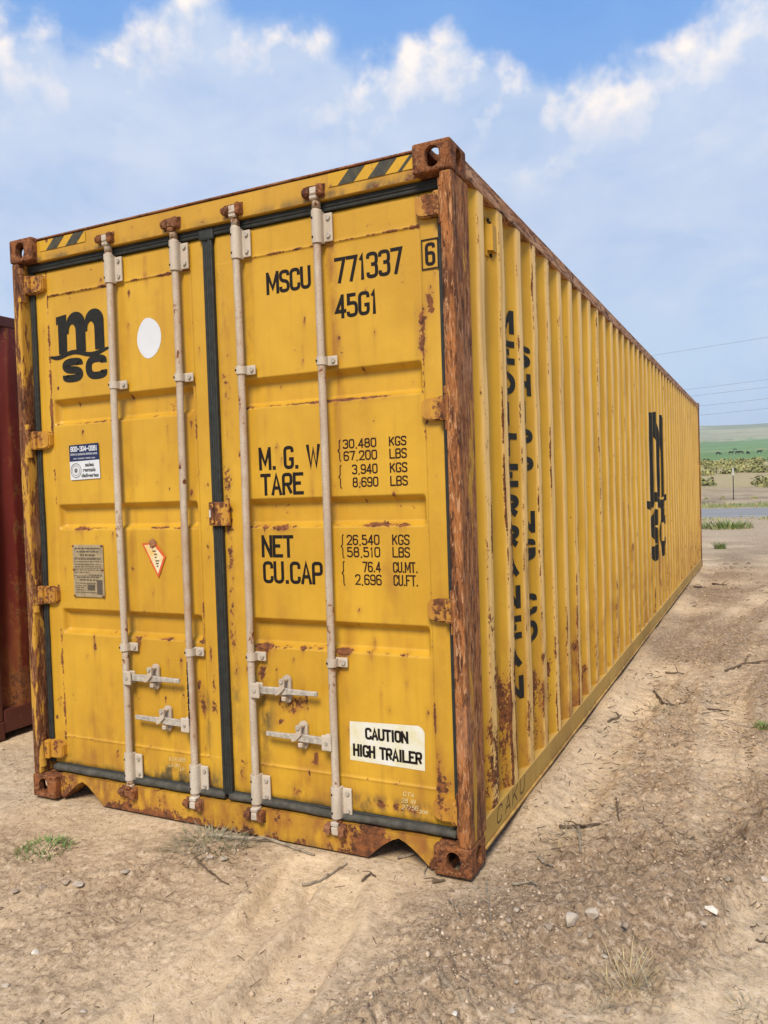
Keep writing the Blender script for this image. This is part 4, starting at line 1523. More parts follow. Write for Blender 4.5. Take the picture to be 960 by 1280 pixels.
tr.build('warning_triangle', simple('yellowed_vinyl', (0.68, 0.62, 0.46), .5, .2, 22, 0, second=(0.66, 0.43, 0.14)), doorL, 'yellowed pale middle of the torn warning triangle')
tp = MB()
for x, z, wd in ((.800, 1.305, .01), (.815, 1.285, .022), (.825, 1.270, .018), (.828, 1.255, .012), (.832, 1.238, .024), (.834, 1.225, .018), (.838, 1.212, .012)):
    tp.flat([(x, z), (x + wd, z), (x + wd, z + .006), (x, z + .006)], TY - .0039)
tag(tp.build('triangle_print', M_print, doorL), kind='stuff')
kb = MB(); kb.ball((.818, TY - .003, 1.325), .022, 2, (1, .45, 1)); kb.jitter(.003, 3)
kb.build('rust_boss', M_cast, doorL, 'dark rusted stud over the torn triangle')


# ------------------------------------------------------------------ the logo (letter m over a wave over the letters sc)
def logo_polys():
    """outlines in a 1 x 1 box: list of polygons"""
    polys = []
    def arch(xo, xi_l, xi_r, xr, ytop, yin, ybot):
        # one arch: outer curve from stem to right leg, inner counter
        pts = []
        n = 14
        cxo = (xo + xr) / 2; rxo = (xr - xo) / 2
        for k in range(n + 1):
            a = math.pi - math.pi * k / n
            pts.append((cxo + rxo * math.cos(a), ytop - .17 + .17 * math.sin(a)))
        pts.append((xr, ybot)); pts.append((xi_r, ybot))
        cxi = (xi_l + xi_r) / 2; rxi = (xi_r - xi_l) / 2
        for k in range(n + 1):
            a = math.pi * k / n
            pts.append((cxi + rxi * math.cos(a), yin - .10 + .10 * math.sin(a)))
        pts.append((xi_l, ytop - .30)); pts.append((xo, ytop - .30))
        return pts
    base = .42
    polys.append([(.12, .965), (.30, .985), (.30, base), (.15, base), (.15, .86), (.12, .85)])
    polys.append(arch(.2995, .335, .455, .62, 1.0, .83, base))
    polys.append(arch(.6195, .655, .775, .935, 1.0, .83, base))
    # wavy foot: runs under the legs, lifts in two humps
    n = 40; up_, dn = [], []
    for k in range(n + 1):
        u = k / n
        x = u
        wv = .395 + .035 * math.sin(u * 2 * math.pi * 1.5 - 2.2) * (0.4 + 0.6 * math.sin(math.pi * u))
        up_.append((x, wv + .030)); dn.append((x, wv - .030 * math.sin(math.pi * min(1, u * 6) / 2) * math.sin(math.pi * min(1, (1 - u) * 6) / 2) - .004))
    polys.append(up_ + dn[::-1])
    return polys


def logo_mesh():
    b = MB()
    for k, p in enumerate(logo_polys()):
        b.flat(p, -.0003 * k)
    me = b.mesh('logo')
    mb = MB()
    for ch, xa, xb in (('S', .20, .555), ('C', .60, .96)):
        for si, q in stroke_word(ch, xb - xa, .345, .106):
            mb.flat([(xa + a_, b_) for a_, b_ in q], -.0002 - .0002 * si)
    s = mb.mesh('sc')
    bm = bmesh.new(); bm.from_mesh(me); bm.from_mesh(s)
    bm.to_mesh(me); bm.free()
    bpy.data.meshes.remove(s)
    return me


LOGO = logo_mesh()
lm = LOGO.copy()
lm.transform(Matrix.Translation((.180, snug([(.18, 2.15), (.58, 2.5)], True), 2.150)) @ Matrix.Diagonal((.402, 1, .352, 1)))
link('logo', lm, M_logo, doorL, 'black painted logo: letter m with wavy foot above sc')

# ------------------------------------------------------------------ corrugated walls
PITCH, C0, DEPTH = .286, .360, .036
CREST, SLOPE = .072, .070


def wall_off(y):
    """how far the sheet stands back from its outer face at length y"""
    u = np.mod(y - C0 + PITCH / 2, PITCH) - PITCH / 2
    a = np.abs(u)
    r = sstep(CREST / 2, CREST / 2 + SLOPE, a) * 0.25 + np.clip((a - CREST / 2) / SLOPE, 0, 1) * 0.75
    return DEPTH * r


WALL_X = 2.4325


def wall_mesh(y0, y1, z0, z1, name, dents=True):
    ys = [y0]
    k = 0
    while C0 + k * PITCH < y1:
        c = C0 + k * PITCH
        for q in (-CREST / 2 - SLOPE, -CREST / 2 - SLOPE * .75, -CREST / 2 - SLOPE * .3, -CREST / 2 - .004, -CREST / 2, -.018, .0, .018, CREST / 2, CREST / 2 + .004, CREST / 2 + SLOPE * .3, CREST / 2 + SLOPE * .75, CREST / 2 + SLOPE):
            if y0 < c + q < y1:
                ys.append(c + q)
        k += 1
    ys.append(y1)
    ys = np.array(ys)
    zs = np.linspace(z0, z1, 100)
    Y, Z = np.meshgrid(ys, zs)
    off = wall_off(Y)
    off = np.where((Y < C0 - CREST / 2), np.minimum(off, DEPTH), off)
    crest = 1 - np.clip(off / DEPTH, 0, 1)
    wob = 0.004 * fbm(Z * 2.3 + np.floor((Y - C0) / PITCH + .5) * 7.7, Y * .4, 13, 3) * crest
    Yj = Y + 0.017 * fbm(Z * 1.7 + np.floor((Y - C0) / PITCH + .5) * 3.1, Y * 0 + .5, 15, 3) * (crest > .05)
    X = WALL_X - off - np.abs(wob) * 1.5
    X -= 0.010 * np.clip(fbm(Y * 1.1, Z * 1.2, 23, 3) - .15, 0, 1) * (Z < 1.6)
    V = np.stack([X, Yj, Z], -1).reshape(-1, 3)
    m = len(ys)
    i = np.arange(len(zs) - 1)[:, None]; j = np.arange(m - 1)[None, :]
    a = (i * m + j).ravel()
    me = pydata(name, V.tolist(), np.stack([a, a + 1, a + m + 1, a + m], 1).tolist())
    y, z = Y.ravel(), Z.ravel(); cr = crest.ravel()
    kk = np.floor((y - C0) / PITCH + .5)
    edgeband = np.exp(-((np.abs(np.mod(y - C0 + PITCH / 2, PITCH) - PITCH / 2) - CREST / 2) / .010) ** 2)
    rust = 0.80 * edgeband * vnoise(z * 2.2 + kk * 5.1, y * 0 + 1, 61) * (0.15 + 0.95 * hash2(kk, kk * 0, 5) ** 1.5) * (0.55 + 0.6 * np.exp(-y / 3))
    rust += 0.5 * np.exp(-((y - C0) / .06) ** 2) * vnoise(z * 2.2, y * 0, 62) * 0.9
    low = sstep(1.15, .35, z) if False else 1 - sstep(.35, 1.15, z)
    rust += low * 0.42 * vnoise(y * 3.1, z * 3, 63) * (0.6 + 0.6 * np.exp(-y / 2.5))
    stain = low * 0.8 * vnoise(y * 14, z * .8, 64) + 0.25 * edgeband * vnoise(z * 2 + kk, y * 0, 65)
    rs = random.Random(3)
    for _ in range(26):          # knocks with rust around them
        my, mz, ry, rz = rs.uniform(.4, 6.5), rs.uniform(.25, 1.5), rs.uniform(.015, .05), rs.uniform(.02, .07)
        gk = np.exp(-(((y - my) / ry) ** 2 + ((z - mz) / rz) ** 2))
        rust += .55 * gk
        stain += .7 * np.exp(-((y - my) / ry) ** 2) * np.clip((mz - z) / .4 + 1, 0, 1) * (z < mz) * (mz - z < .4)
    for my, mz, ry, rz, am in ((.50, .62, .05, .05, .7), (.56, .42, .035, .20, .5), (1.10, .45, .05, .18, .6), (1.38, .50, .05, .16, .55), (.40, 1.35, .03, .10, .6), (1.2, .64, .04, .03, .7)):
        rust += am * np.exp(-(((y - my) / ry) ** 2 + ((z - mz) / rz) ** 2))
    set_attr(me, 'rust', np.clip(rust, 0, 1)); set_attr(me, 'stain', np.clip(stain, 0, 1)); set_attr(me, 'fade', np.clip(cr ** 8, 0, 1))  # crests paler: chalky wear plus grazing sky brightness put into the colour
    return me


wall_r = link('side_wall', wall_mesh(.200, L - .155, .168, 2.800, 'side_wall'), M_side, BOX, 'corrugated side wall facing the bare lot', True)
wl = wall_r.data.copy()
wl.transform(Matrix.Translation((WX, 0, 0)) @ Matrix.Diagonal((-1, 1, 1, 1)))
wl.flip_normals()
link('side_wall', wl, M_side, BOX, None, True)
# far end and roof
ew = wall_mesh(.0, WX, .165, 2.79, 'end_wall')
ew.transform(Matrix(((0, 1, 0, 0), (1, 0, 0, L - .05 - WALL_X), (0, 0, 1, 0), (0, 0, 0, 1))))
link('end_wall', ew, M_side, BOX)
MB().box(.03, 2.408, .16, L - .10, 2.835, 2.862).build('roof', M_roof, BOX)
MB().box(.06, 2.378, .165, L - .17, .10, .160).build('floor_frame', M_under, BOX)
for mir in (False, True):
    b = MB()
    b.box(2.378, 2.4345, .178, L - .178, 2.796, 2.858, .006, 2)
    b.box(2.360, 2.4300, .178, L - .178, 2.862, 2.874, .003, 1)
    if mir:
        b.mirror_x(WX)
    b.build('top_rail', M_toprail, BOX, None if mir else 'top side rail with pinkish brown rust and primer')
    b = MB()
    b.box(2.386, 2.4340, .178, L - .178, .064, .168, .003, 1)
    b.box(2.370, 2.4415, .178, L - .178, .048, .062, .003, 1)
    if mir:
        b.mirror_x(WX)
    bmesh.ops.subdivide_edges(b.bm, edges=[e for e in b.bm.edges if e.calc_length() > 3], cuts=160)
    rl = b.build('bottom_rail', M_rail, BOX)
    attr_fn(rl, fade=lambda x, y, z: .55 * (z < .063) + .65 * ((z > .166) * vnoise(y * 2, x * 0, 3)), stain=lambda x, y, z: .55 * (z < .062) + .3 * vnoise(y * 5, z * 0, 4),
            grime=lambda x, y, z: np.clip(.6 * vnoise(y * 3, x * 0, 9) * (z < .1) - .1, 0, 1))
    if not mir:
        RAIL = rl
# black marker letters on the bottom rail
for body, ya, yb in (('C', .335, .405), ('A', .455, .535), ('K', .565, .645), ('U', .685, .765)):
    mb = MB()
    for si, q in stroke_word(body, yb - ya, .074, .007):
        mb.bm.faces.new([mb.bm.verts.new((2.4348 + .0002 * si, ya + a_ + .25 * b_, .086 + b_)) for a_, b_ in q])
    mb.build('marker_scrawl', M_markr, RAIL)


def wrap_on_wall(me, eps=.0022, worn=False):
    """lay a flat yz mesh onto the corrugation"""
    bm = bmesh.new(); bm.from_mesh(me)
    ymin = min(v.co.y for v in bm.verts); ymax = max(v.co.y for v in bm.verts)
    k0 = int((ymin - C0) / PITCH) - 1; k1 = int((ymax - C0) / PITCH) + 2
    for k in range(k0, k1 + 1):
        for q in (-CREST / 2 - SLOPE, -CREST / 2 - SLOPE * .75, -CREST / 2 - SLOPE * .3, -CREST / 2, -.018, .018, CREST / 2, CREST / 2 + SLOPE * .3, CREST / 2 + SLOPE * .75, CREST / 2 + SLOPE):
            y = C0 + k * PITCH + q
            if ymin < y < ymax:
                bmesh.ops.bisect_plane(bm, geom=bm.verts[:] + bm.edges[:] + bm.faces[:], plane_co=(0, y, 0), plane_no=(0, 1, 0))
    zmin = min(v.co.z for v in bm.verts); zmax = max(v.co.z for v in bm.verts)
    for z in np.arange(zmin + .06, zmax, .06):
        bmesh.ops.bisect_plane(bm, geom=bm.verts[:] + bm.edges[:] + bm.faces[:], plane_co=(0, 0, z), plane_no=(0, 0, 1))
    if worn:       # paint rubbed off the crests
        gone = [f for f in bm.faces if abs((f.calc_center_median().y - C0 + PITCH / 2) % PITCH - PITCH / 2) < CREST * .26]
        bmesh.ops.delete(bm, geom=gone, context='FACES')
    co = np.array([v.co[:] for v in bm.verts])
    Y, Z = co[:, 1], co[:, 2]
    off = wall_off(Y); crest = 1 - np.clip(off / DEPTH, 0, 1)
    kk = np.floor((Y - C0) / PITCH + .5)
    wob = 0.004 * fbm(Z * 2.3 + kk * 7.7, Y * .4, 13, 3) * crest
    Yj = Y + 0.017 * fbm(Z * 1.7 + kk * 3.1, Y * 0 + .5, 15, 3) * (crest > .05)
    X = WALL_X - off - np.abs(wob) * 1.5 - 0.010 * np.clip(fbm(Y * 1.1, Z * 1.2, 23, 3) - .15, 0, 1) * (Z < 1.6)
    for v, x, y in zip(bm.verts, X, Yj):
        v.co.x = x + eps + v.co.x
        v.co.y = y - eps * .4
    bm.to_mesh(me); bm.free()
    return me


def stack(word, yc, ztop, pitch, h, wd):
    for k, ch in enumerate(word):
        if ch == ' ':
            continue
        w_ = wd if ch not in 'I' else .040
        zt = ztop - k * pitch
        mb = MB()
        if ch == 'I':
            qs = [(0, [(0, 0), (w_, 0), (w_, h), (0, h)])]
        else:
            qs = stroke_word(ch, w_, h, .030)
        for si, q in qs:
            f = mb.bm.faces.new([mb.bm.verts.new((.0002 * si, yc - w_ / 2 + a_, zt - h + b_)) for a_, b_ in q])
            f.normal_update()
            if f.normal.x < 0:
                f.normal_flip()
        me = mb.mesh('letter')
        wrap_on_wall(me, .003)
        link('lettering', me, M_logo, wall_r)


stack('MEDITERRANEAN', C0 + 1.5 * PITCH, 2.392, .1475, .112, .146)
stack('SHIPPING CO', C0 + 2.5 * PITCH, 2.262, .1412, .112, .146)
sl = LOGO.copy()
sl.transform(Matrix(((0, 0, 0, 0), (1.58, 0, 0, 5.36), (0, 0, 1.60, .70), (0, 0, 0, 1))))
wrap_on_wall(sl, .004, True)
link('logo', sl, M_logo, wall_r, 'large black logo painted across the corrugated wall')

# small vent on the wall
v = MB()
v.prism_xy([(2.398, .520), (2.428, .535), (2.428, .590), (2.398, .610)], 2.600, 2.715)
v.box(2.396, 2.404, .518, .612, 2.575, 2.745, .002, 1)
vent = v.build('vent', M_side, wall_r, 'small ventilator cover high on the wall')
for y, z in ((.535, 2.735), (.560, 2.728), (.565, 2.585)):
    MB().cyl((2.403, y, z), (2.412, y, z), .009, None, 8).build('vent_bolt', M_hole, wall_r)

# ------------------------------------------------------------------ the dark red container on the left
RX1, RX0, RY0, RH = -1.0, -3.438, .455, 2.795
RED = empty('shipping_container', (0, 0, 0), 'dark maroon shipping container standing left of the yellow one, only its side edge in view', 'shipping container')
rr_w = wall_mesh(.18, L - .155, .19, RH - .09, 'red_wall')
for at in ('fade',):
    rr_w.attributes[at].data.foreach_set('value', np.zeros(len(rr_w.vertices), dtype=np.float32))
rr_w.transform(Matrix.Translation((RX1 - WX, RY0, 0)))
link('side_wall', rr_w, M_red, RED, None, True)
rl2 = rr_w.copy(); rl2.transform(Matrix.Translation((RX1 + RX0, 0, 0)) @ Matrix.Diagonal((-1, 1, 1, 1))); rl2.flip_normals()
link('side_wall', rl2, M_red, RED, None, True)
place_castings(RED, RX0, RX1, RY0, RY0 + L, 0, RH, M_redframe)
for xa, xb in ((RX1 - .15, RX1 - .004), (RX0 + .004, RX0 + .15)):
    for ya, yb in ((RY0 + .006, RY0 + .17), (RY0 + L - .17, RY0 + L - .006)):
        MB().box(xa, xb, ya, yb, .118, RH - .118, .008, 2).build('corner_post', M_redframe, RED)
for xa, xb in ((RX1 - .06, RX1 - .003), (RX0 + .003, RX0 + .06)):
    MB().box(xa, xb, RY0 + .178, RY0 + L - .178, RH - .09, RH - .02, .006, 2).build('top_rail', M_redframe, RED)
    MB().box(xa, xb, RY0 + .178, RY0 + L - .178, .04, .19, .006, 2).build('bottom_rail', M_redframe, RED)
MB().box(RX0 + .03, RX1 - .03, RY0 + .1, RY0 + L - .1, RH - .06, RH - .03).build('roof', M_redframe, RED)
MB().box(RX0 + .06, RX1 - .06, RY0 + .1, RY0 + L - .1, .08, .16).build('floor_frame', M_under, RED)
for ya, yb in ((RY0 + .06, RY0 + .10), (RY0 + L - .10, RY0 + L - .06)):
    for k in range(2):
        xa = RX0 + .16 + k * 1.065
        MB().box(xa, xa + 1.055, ya, yb, .12, RH - .12, .004, 1).build('door' if ya < 3 else 'end_wall', M_red, RED)
MB().box(RX0 + .16, RX1 - .16, RY0 + .04, RY0 + .12, RH - .118, RH - .01, .004, 1).build('header', M_redframe, RED)
MB().box(RX0 + .16, RX1 - .16, RY0 + .04, RY0 + .12, .0, .115, .004, 1).build('sill', M_redframe, RED)


# ------------------------------------------------------------------ stones, twigs, plants
def on_ground(u, v):
    """ground point under a picture position of the 960 x 1280 photograph"""
    d = right * ((u - 480) / 991.886) - up * ((v - 640) / 991.886) - back
    t = -CAM.z / d.z
    for _ in range(4):
        p = CAM + d * t
        t = (gz(p.x, p.y) - CAM.z) / d.z
    p = CAM + d * t
    return p, t


M_stone = simple('pale_limestone', (0.50, 0.41, 0.31), 0.9, 0.35, 25, 0.5, 0.006)
M_stone2 = simple('brown_stone', (0.36, 0.27, 0.19), 0.9, 0.4, 25, 0.5, 0.006)
M_stonew = simple('white_chalk_stone', (0.74, 0.66, 0.54), 0.85, 0.2, 25, 0.3, 0.004)
M_twig = simple('grey_weathered_twig', (0.36, 0.29, 0.20), 0.9, 0.5, 40, 0.4, 0.003)
M_twigd = simple('brown_twig', (0.16, 0.105, 0.062), 0.9, 0.5, 40, 0.4, 0.003)


def rock_mesh(sx, sy, sz, seed):
    rr = random.Random(seed)
    b = bmesh.new()
    bmesh.ops.create_icosphere(b, subdivisions=2, radius=1)
    planes = [(Vector((rr.gauss(0, 1), rr.gauss(0, 1), rr.gauss(0, 1))).normalized(), rr.uniform(.42, .78)) for _ in range(9)]
    for vv in b.verts:
        for n_, dd in planes:
            q = vv.co.dot(n_)
            if q > dd:
                vv.co -= n_ * (q - dd)
        vv.co = Vector((vv.co.x * sx, vv.co.y * sy, vv.co.z * sz))
    me = bpy.data.meshes.new('stone')
    b.to_mesh(me); b.free()
    return me


STONES = [  # picture position, width in pixels, height share, material, label
    (714, 1149, 21, .9, M_stone, 'largest angular tan stone on the soil ridge right of the container'),
    (740, 1141, 15, .9, M_stone, 'pale angular stone just right of the largest stone on the ridge'),
    (725, 1167, 11, .8, M_stone2, 'small stone directly below the largest stone on the ridge'),
    (738, 1168, 11, .8, M_stone2, 'brown stone below the second largest stone on the ridge'),
    (781, 1154, 12, .7, M_stone2, 'brown stone alone on the ridge right of the tall rock pair'),
    (721, 1197, 12, .8, M_stonew, 'whitish rounded pebble below the ridge, left of the dry grass'),
    (645, 1136, 10, .7, M_stone, 'small tan stone on the ridge nearest the right corner casting'),
    (636, 1150, 12, .6, M_stone2, 'flat tan stone left end of the ridge below the casting'),
    (686, 1157, 12, .6, M_stone2, 'brown half buried stone left of the largest ridge stone'),
    (757, 1194, 12, .45, M_stone, 'flat pale stone just above the dry straw tuft'),
    (645, 1227, 10, .8, M_stone, 'pale upright stone on the lower left of the soil ridge'),
    (568, 1266, 10, .7, M_stonew, 'whitish stone at the bottom edge below the container corner'),
    (640, 1261, 13, .6, M_stone, 'tan stone near the bottom edge left of the dry grass'),
    (880, 1153, 9, .7, M_stone, 'small stone below the long white stone at right'),
    (785, 1262, 11, .7, M_stone2, 'dark stone at the foot of the dry straw tuft'),
    (955, 1099, 12, .7, M_stone, 'tan stone at the right edge of the picture'),
    (262, 1071, 11, .7, M_stone, 'left one of the two stones under the brush pile'),
    (280, 1071, 11, .7, M_stone, 'right one of the two stones under the brush pile'),
    (44, 1189, 11, .7, M_stonew, 'single whitish stone on the sand at lower left'),
    (83, 1101, 12, .6, M_stone2, 'left clod stone of the broken row under the green tuft'),
    (98, 1104, 15, .6, M_stone, 'largest stone of the broken row below the green tuft'),
    (52, 1107, 13, .6, M_stone2, 'brown stone left in the row below the green tuft'),
    (20, 1112, 12, .6, M_stone2, 'outermost stone of the row by the left edge'),
    (156, 1088, 11, .5, M_stone, 'flat stone in the dark soil left of the brush pile'),
    (7, 1231, 10, .7, M_stone, 'pale stone low on the left picture edge'),
    (105, 1264, 9, .7, M_stone, 'small pale stone near the bottom left corner'),
]
for k, (u, v_, wpx, hs, mt, lab) in enumerate(STONES):
    p, t = on_ground(u, v_ + wpx * .3)
    r = wpx * t / 991.886 / 2
    me = rock_mesh(r * 1.2, r * .95, r * hs, 240 + k)
    o = link('stone', me, mt)
    o.location = (p.x, p.y, p.z + r * hs * .60)
    o.rotation_euler = (random.uniform(-.3, .3), random.uniform(-.3, .3), random.uniform(0, 6))
    tag(o, lab, 'stone', 'loose stones on the bare soil')
p, t = on_ground(886, 1138)
me = rock_mesh(.044, .017, .014, 91)
o = link('stone', me, M_stonew)
o.location = (p.x, p.y, p.z + .010)
o.rotation_euler = (0, .1, R(-42))
tag(o, 'long flat white stone lying on the wheel track at lower right', 'stone', 'loose stones on the bare soil')

TWIGS = [
    ([(262, 1047), (300, 1050), (340, 1053), (370, 1063), (393, 1071)], 5.5, M_twig, 'long thick grey branch running from the brush pile along the sill'),
    ([(245, 1075), (260, 1091), (286, 1108)], 3, M_twigd, 'thin brown twig slanting down below the brush pile'),
    ([(377, 1109), (400, 1104), (418, 1092), (434, 1081)], 3.5, M_twig, 'curved grey twig lying on the sandy wheel track'),
    ([(452, 1103), (464, 1094), (470, 1098)], 3, M_twigd, 'tiny forked twig right of the curved grey twig'),
    ([(672, 1074), (682, 1083), (692, 1085)], 4, M_twig, 'short pale bent twig right of the corner casting'),
    ([(607, 1105), (611, 1130), (615, 1160)], 3, M_twig, 'pale stem lying below the right corner casting'),
    ([(562, 1127), (570, 1138), (583, 1153)], 3, M_twig, 'pale twig under the corner casting, left of the ridge'),
    ([(910, 1102), (930, 1112), (946, 1122)], 7, M_twig, 'thick straight grey stick at the right edge'),
    ([(700, 1037), (725, 1036), (750, 1032)], 5, M_twigd, 'brown stick lying across a smaller one beside the bottom rail'),
    ([(723, 1035), (724, 1050), (726, 1068)], 4.5, M_twig, 'pale stick pointing at the camera under the brown crossing stick'),
    ([(770, 1000), (772, 1012), (774, 1028)], 3, M_twigd, 'slim upright dry stem among litter right of the rail'),
    ([(497, 1075), (527, 1067), (535, 1080), (530, 1094)], 4, M_twig, 'curled grey root emerging from the right forklift notch'),
    ([(540, 1105), (556, 1103)], 5, M_twigd, 'short dark stick in front of the right corner casting'),
    ([(891, 731), (908, 732)], 2.2, M_twigd, 'far thin twig lying beside the far end of the container'),
    ([(868, 734), (882, 735)], 2.2, M_twigd, 'far dark twig close to the far bottom corner'),
    ([(907, 841), (930, 831), (960, 827)], 3.5, M_twigd, 'long dark twig on the right of the lot by the picture edge'),
    ([(885, 888), (911, 890)], 2.5, M_twigd, 'thin dark twig in the middle of the right lot'),
    ([(832, 842), (855, 843)], 2.5, M_twigd, 'thin dark twig lying beside the tread marks'),
    ([(818, 865), (828, 880), (845, 884), (858, 878)], 3, M_twigd, 'bent dry root clump beside the tread marks'),
    ([(760, 903), (775, 898), (770, 892)], 3, M_twigd, 'small dark curled twig near the bottom rail'),
    ([(945, 1178), (960, 1180)], 3, M_twigd, 'short dark twig at the right picture edge'),
    ([(640, 1108), (660, 1106), (672, 1108)], 3.5, M_twig, 'small pale twig between the casting and the ridge'),
]
for k, (pts, wpx, mt, lab) in enumerate(TWIGS):
    P = []; rad = []
    dense = []
    for a, b_ in zip(pts[:-1], pts[1:]):
        for s in range(3):
            dense.append((a[0] + (b_[0] - a[0]) * s / 3 + random.uniform(-.6, .6), a[1] + (b_[1] - a[1]) * s / 3 + random.uniform(-.6, .6)))
    dense.append(pts[-1])
    for q, (u, v_) in enumerate(dense):
        p, t = on_ground(u, v_)
        r = wpx * t / 991.886 / 2 * (1 - .55 * q / len(dense))
        P.append((p.x, p.y, p.z + r * .7 + .002 + .006 * abs(math.sin(q * 1.7 + k))))
        rad.append(r)
    mb = MB(); mb.tube(P, rad, 6)
    j = len(P) // 2
    side = Vector((random.uniform(-1, 1), random.uniform(-1, 1), .3)).normalized() * rad[0] * 9
    p0 = Vector(P[j])
    mb.tube([p0, p0 + side * .5 + Vector((0, 0, rad[0])), p0 + side], [rad[j] * .7, rad[j] * .5, rad[j] * .3], 5)
    o = mb.build('twig', mt)
    tag(o, lab, 'twig', 'dry twigs on the bare soil')


def blades(mb, c, n, h, spread, wd, lean, rr, droop=.5):
    for _ in range(n):
        a = rr.uniform(0, 2 * math.pi); r = spread * math.sqrt(rr.random())
        x, y = c[0] + r * math.cos(a), c[1] + r * math.sin(a)
        z = c[2]
        hh = h * rr.uniform(.45, 1.0)
        la = rr.uniform(0, 2 * math.pi) if rr.random() < .4 else a
        ll = lean * rr.uniform(.3, 1.2) * hh
        dx, dy = math.cos(la), math.sin(la)
        px_, py_ = -dy * wd, dx * wd
        vs = []
        for s in (0, .4, .75):
            q = ll * s ** 1.6
            zz = z + hh * (s - droop * .35 * s * s)
            ww = 1 - s * .6
            vs.append((mb.bm.verts.new((x + dx * q - px_ * ww, y + dy * q - py_ * ww, zz)), mb.bm.verts.new((x + dx * q + px_ * ww, y + dy * q + py_ * ww, zz))))
        tip = mb.bm.verts.new((x + dx * ll, y + dy * ll, z + hh * (1 - droop * .35)))
        for s in range(2):
            mb.bm.faces.new((vs[s][0], vs[s][1], vs[s + 1][1], vs[s + 1][0]))
        mb.bm.faces.new((vs[2][0], vs[2][1], tip))


M_grass = simple('green_grass', (0.17, 0.25, 0.06), 0.7, 0.45, 12, 0)
M_straw = simple('dry_straw', (0.52, 0.40, 0.20), 0.8, 0.35, 20, 0)
M_greyb = simple('grey_dry_stems', (0.34, 0.29, 0.19), 0.9, 0.4, 20, 0)
M_verge = simple('yellow_green_grass', (0.34, 0.36, 0.12), 0.8, 0.4, 3, 0)
M_olive = simple('olive_weed', (0.16, 0.18, 0.06), 0.8, 0.4, 20, 0)

rr = random.Random(21)
def tuft(name, u, v_, n, h, spread, wd, lean, mat, label, cat, n2=0, mat2=None, droop=.5):
    p, t = on_ground(u, v_)
    root = empty(name, p, label, cat)
    mb = MB(); blades(mb, (0, 0, -.01), n, h, spread, wd, lean, rr, droop)
    tag(mb.build('green_blades' if mat is M_grass else 'blades', mat, root), kind='stuff')
    if n2:
        mb = MB(); blades(mb, (0, 0, -.01), n2, h * .85, spread * 1.1, wd, lean * 1.2, rr, droop)
        tag(mb.build('dry_blades', mat2, root), kind='stuff')
    return root


tuft('grass_tuft', 56, 1062, 330, .045, .12, .0028, .9, M_grass, 'low green grass tuft on the soil left of the container', 'grass', 60, M_straw)
tuft('dry_grass_tuft', 784, 1232, 95, .115, .075, .0018, 1.0, M_straw, 'tall dry straw coloured grass tuft on the ridge at the bottom', 'grass', 60, M_greyb)
tuft('dry_weed', 742, 1256, 70, .05, .05, .0014, .9, M_greyb, 'small grey dead weed beside the straw tuft', 'weed')
tuft('brush_pile', 268, 1054, 190, .08, .17, .0026, 2.2, M_greyb, 'heap of dry grey stems and weeds against the middle of the sill', 'brush', 90, M_olive, .8)
tuft('green_weed', 953, 908, 60, .06, .05, .003, .8, M_grass, 'tiny green weed at the right edge of the lot', 'weed')
tuft('green_weed', 702 + 198, 686, 70, .24, .12, .008, .8, M_grass, 'small green weed on the bare lot beyond the far corner', 'weed', 30, M_olive)
tuft('dry_weed', 828, 886, 60, .05, .09, .003, 1.6, M_greyb, 'flattened dead weed beside the tread marks', 'weed', 20, M_straw)
tuft('dry_weed', 715, 1045, 90, .05, .12, .0022, 2.0, M_greyb, 'scattered dead stems beside the bottom rail', 'weed', 30, M_straw)
tuft('grass_clump', 908, 660, 200, .36, .75, .012, .9, M_grass, 'bushy green grass clump at the near road edge', 'grass', 200, M_verge)
tuft('dry_weed', 945, 1268, 60, .05, .07, .0016, 1.4, M_greyb, 'dead dark weed in the bottom right corner', 'weed', 20, M_straw)
tuft('dry_weed', 190, 1188, 60, .018, .07, .0016, 1.4, M_greyb, 'flat withered weed in the track at lower left', 'weed')

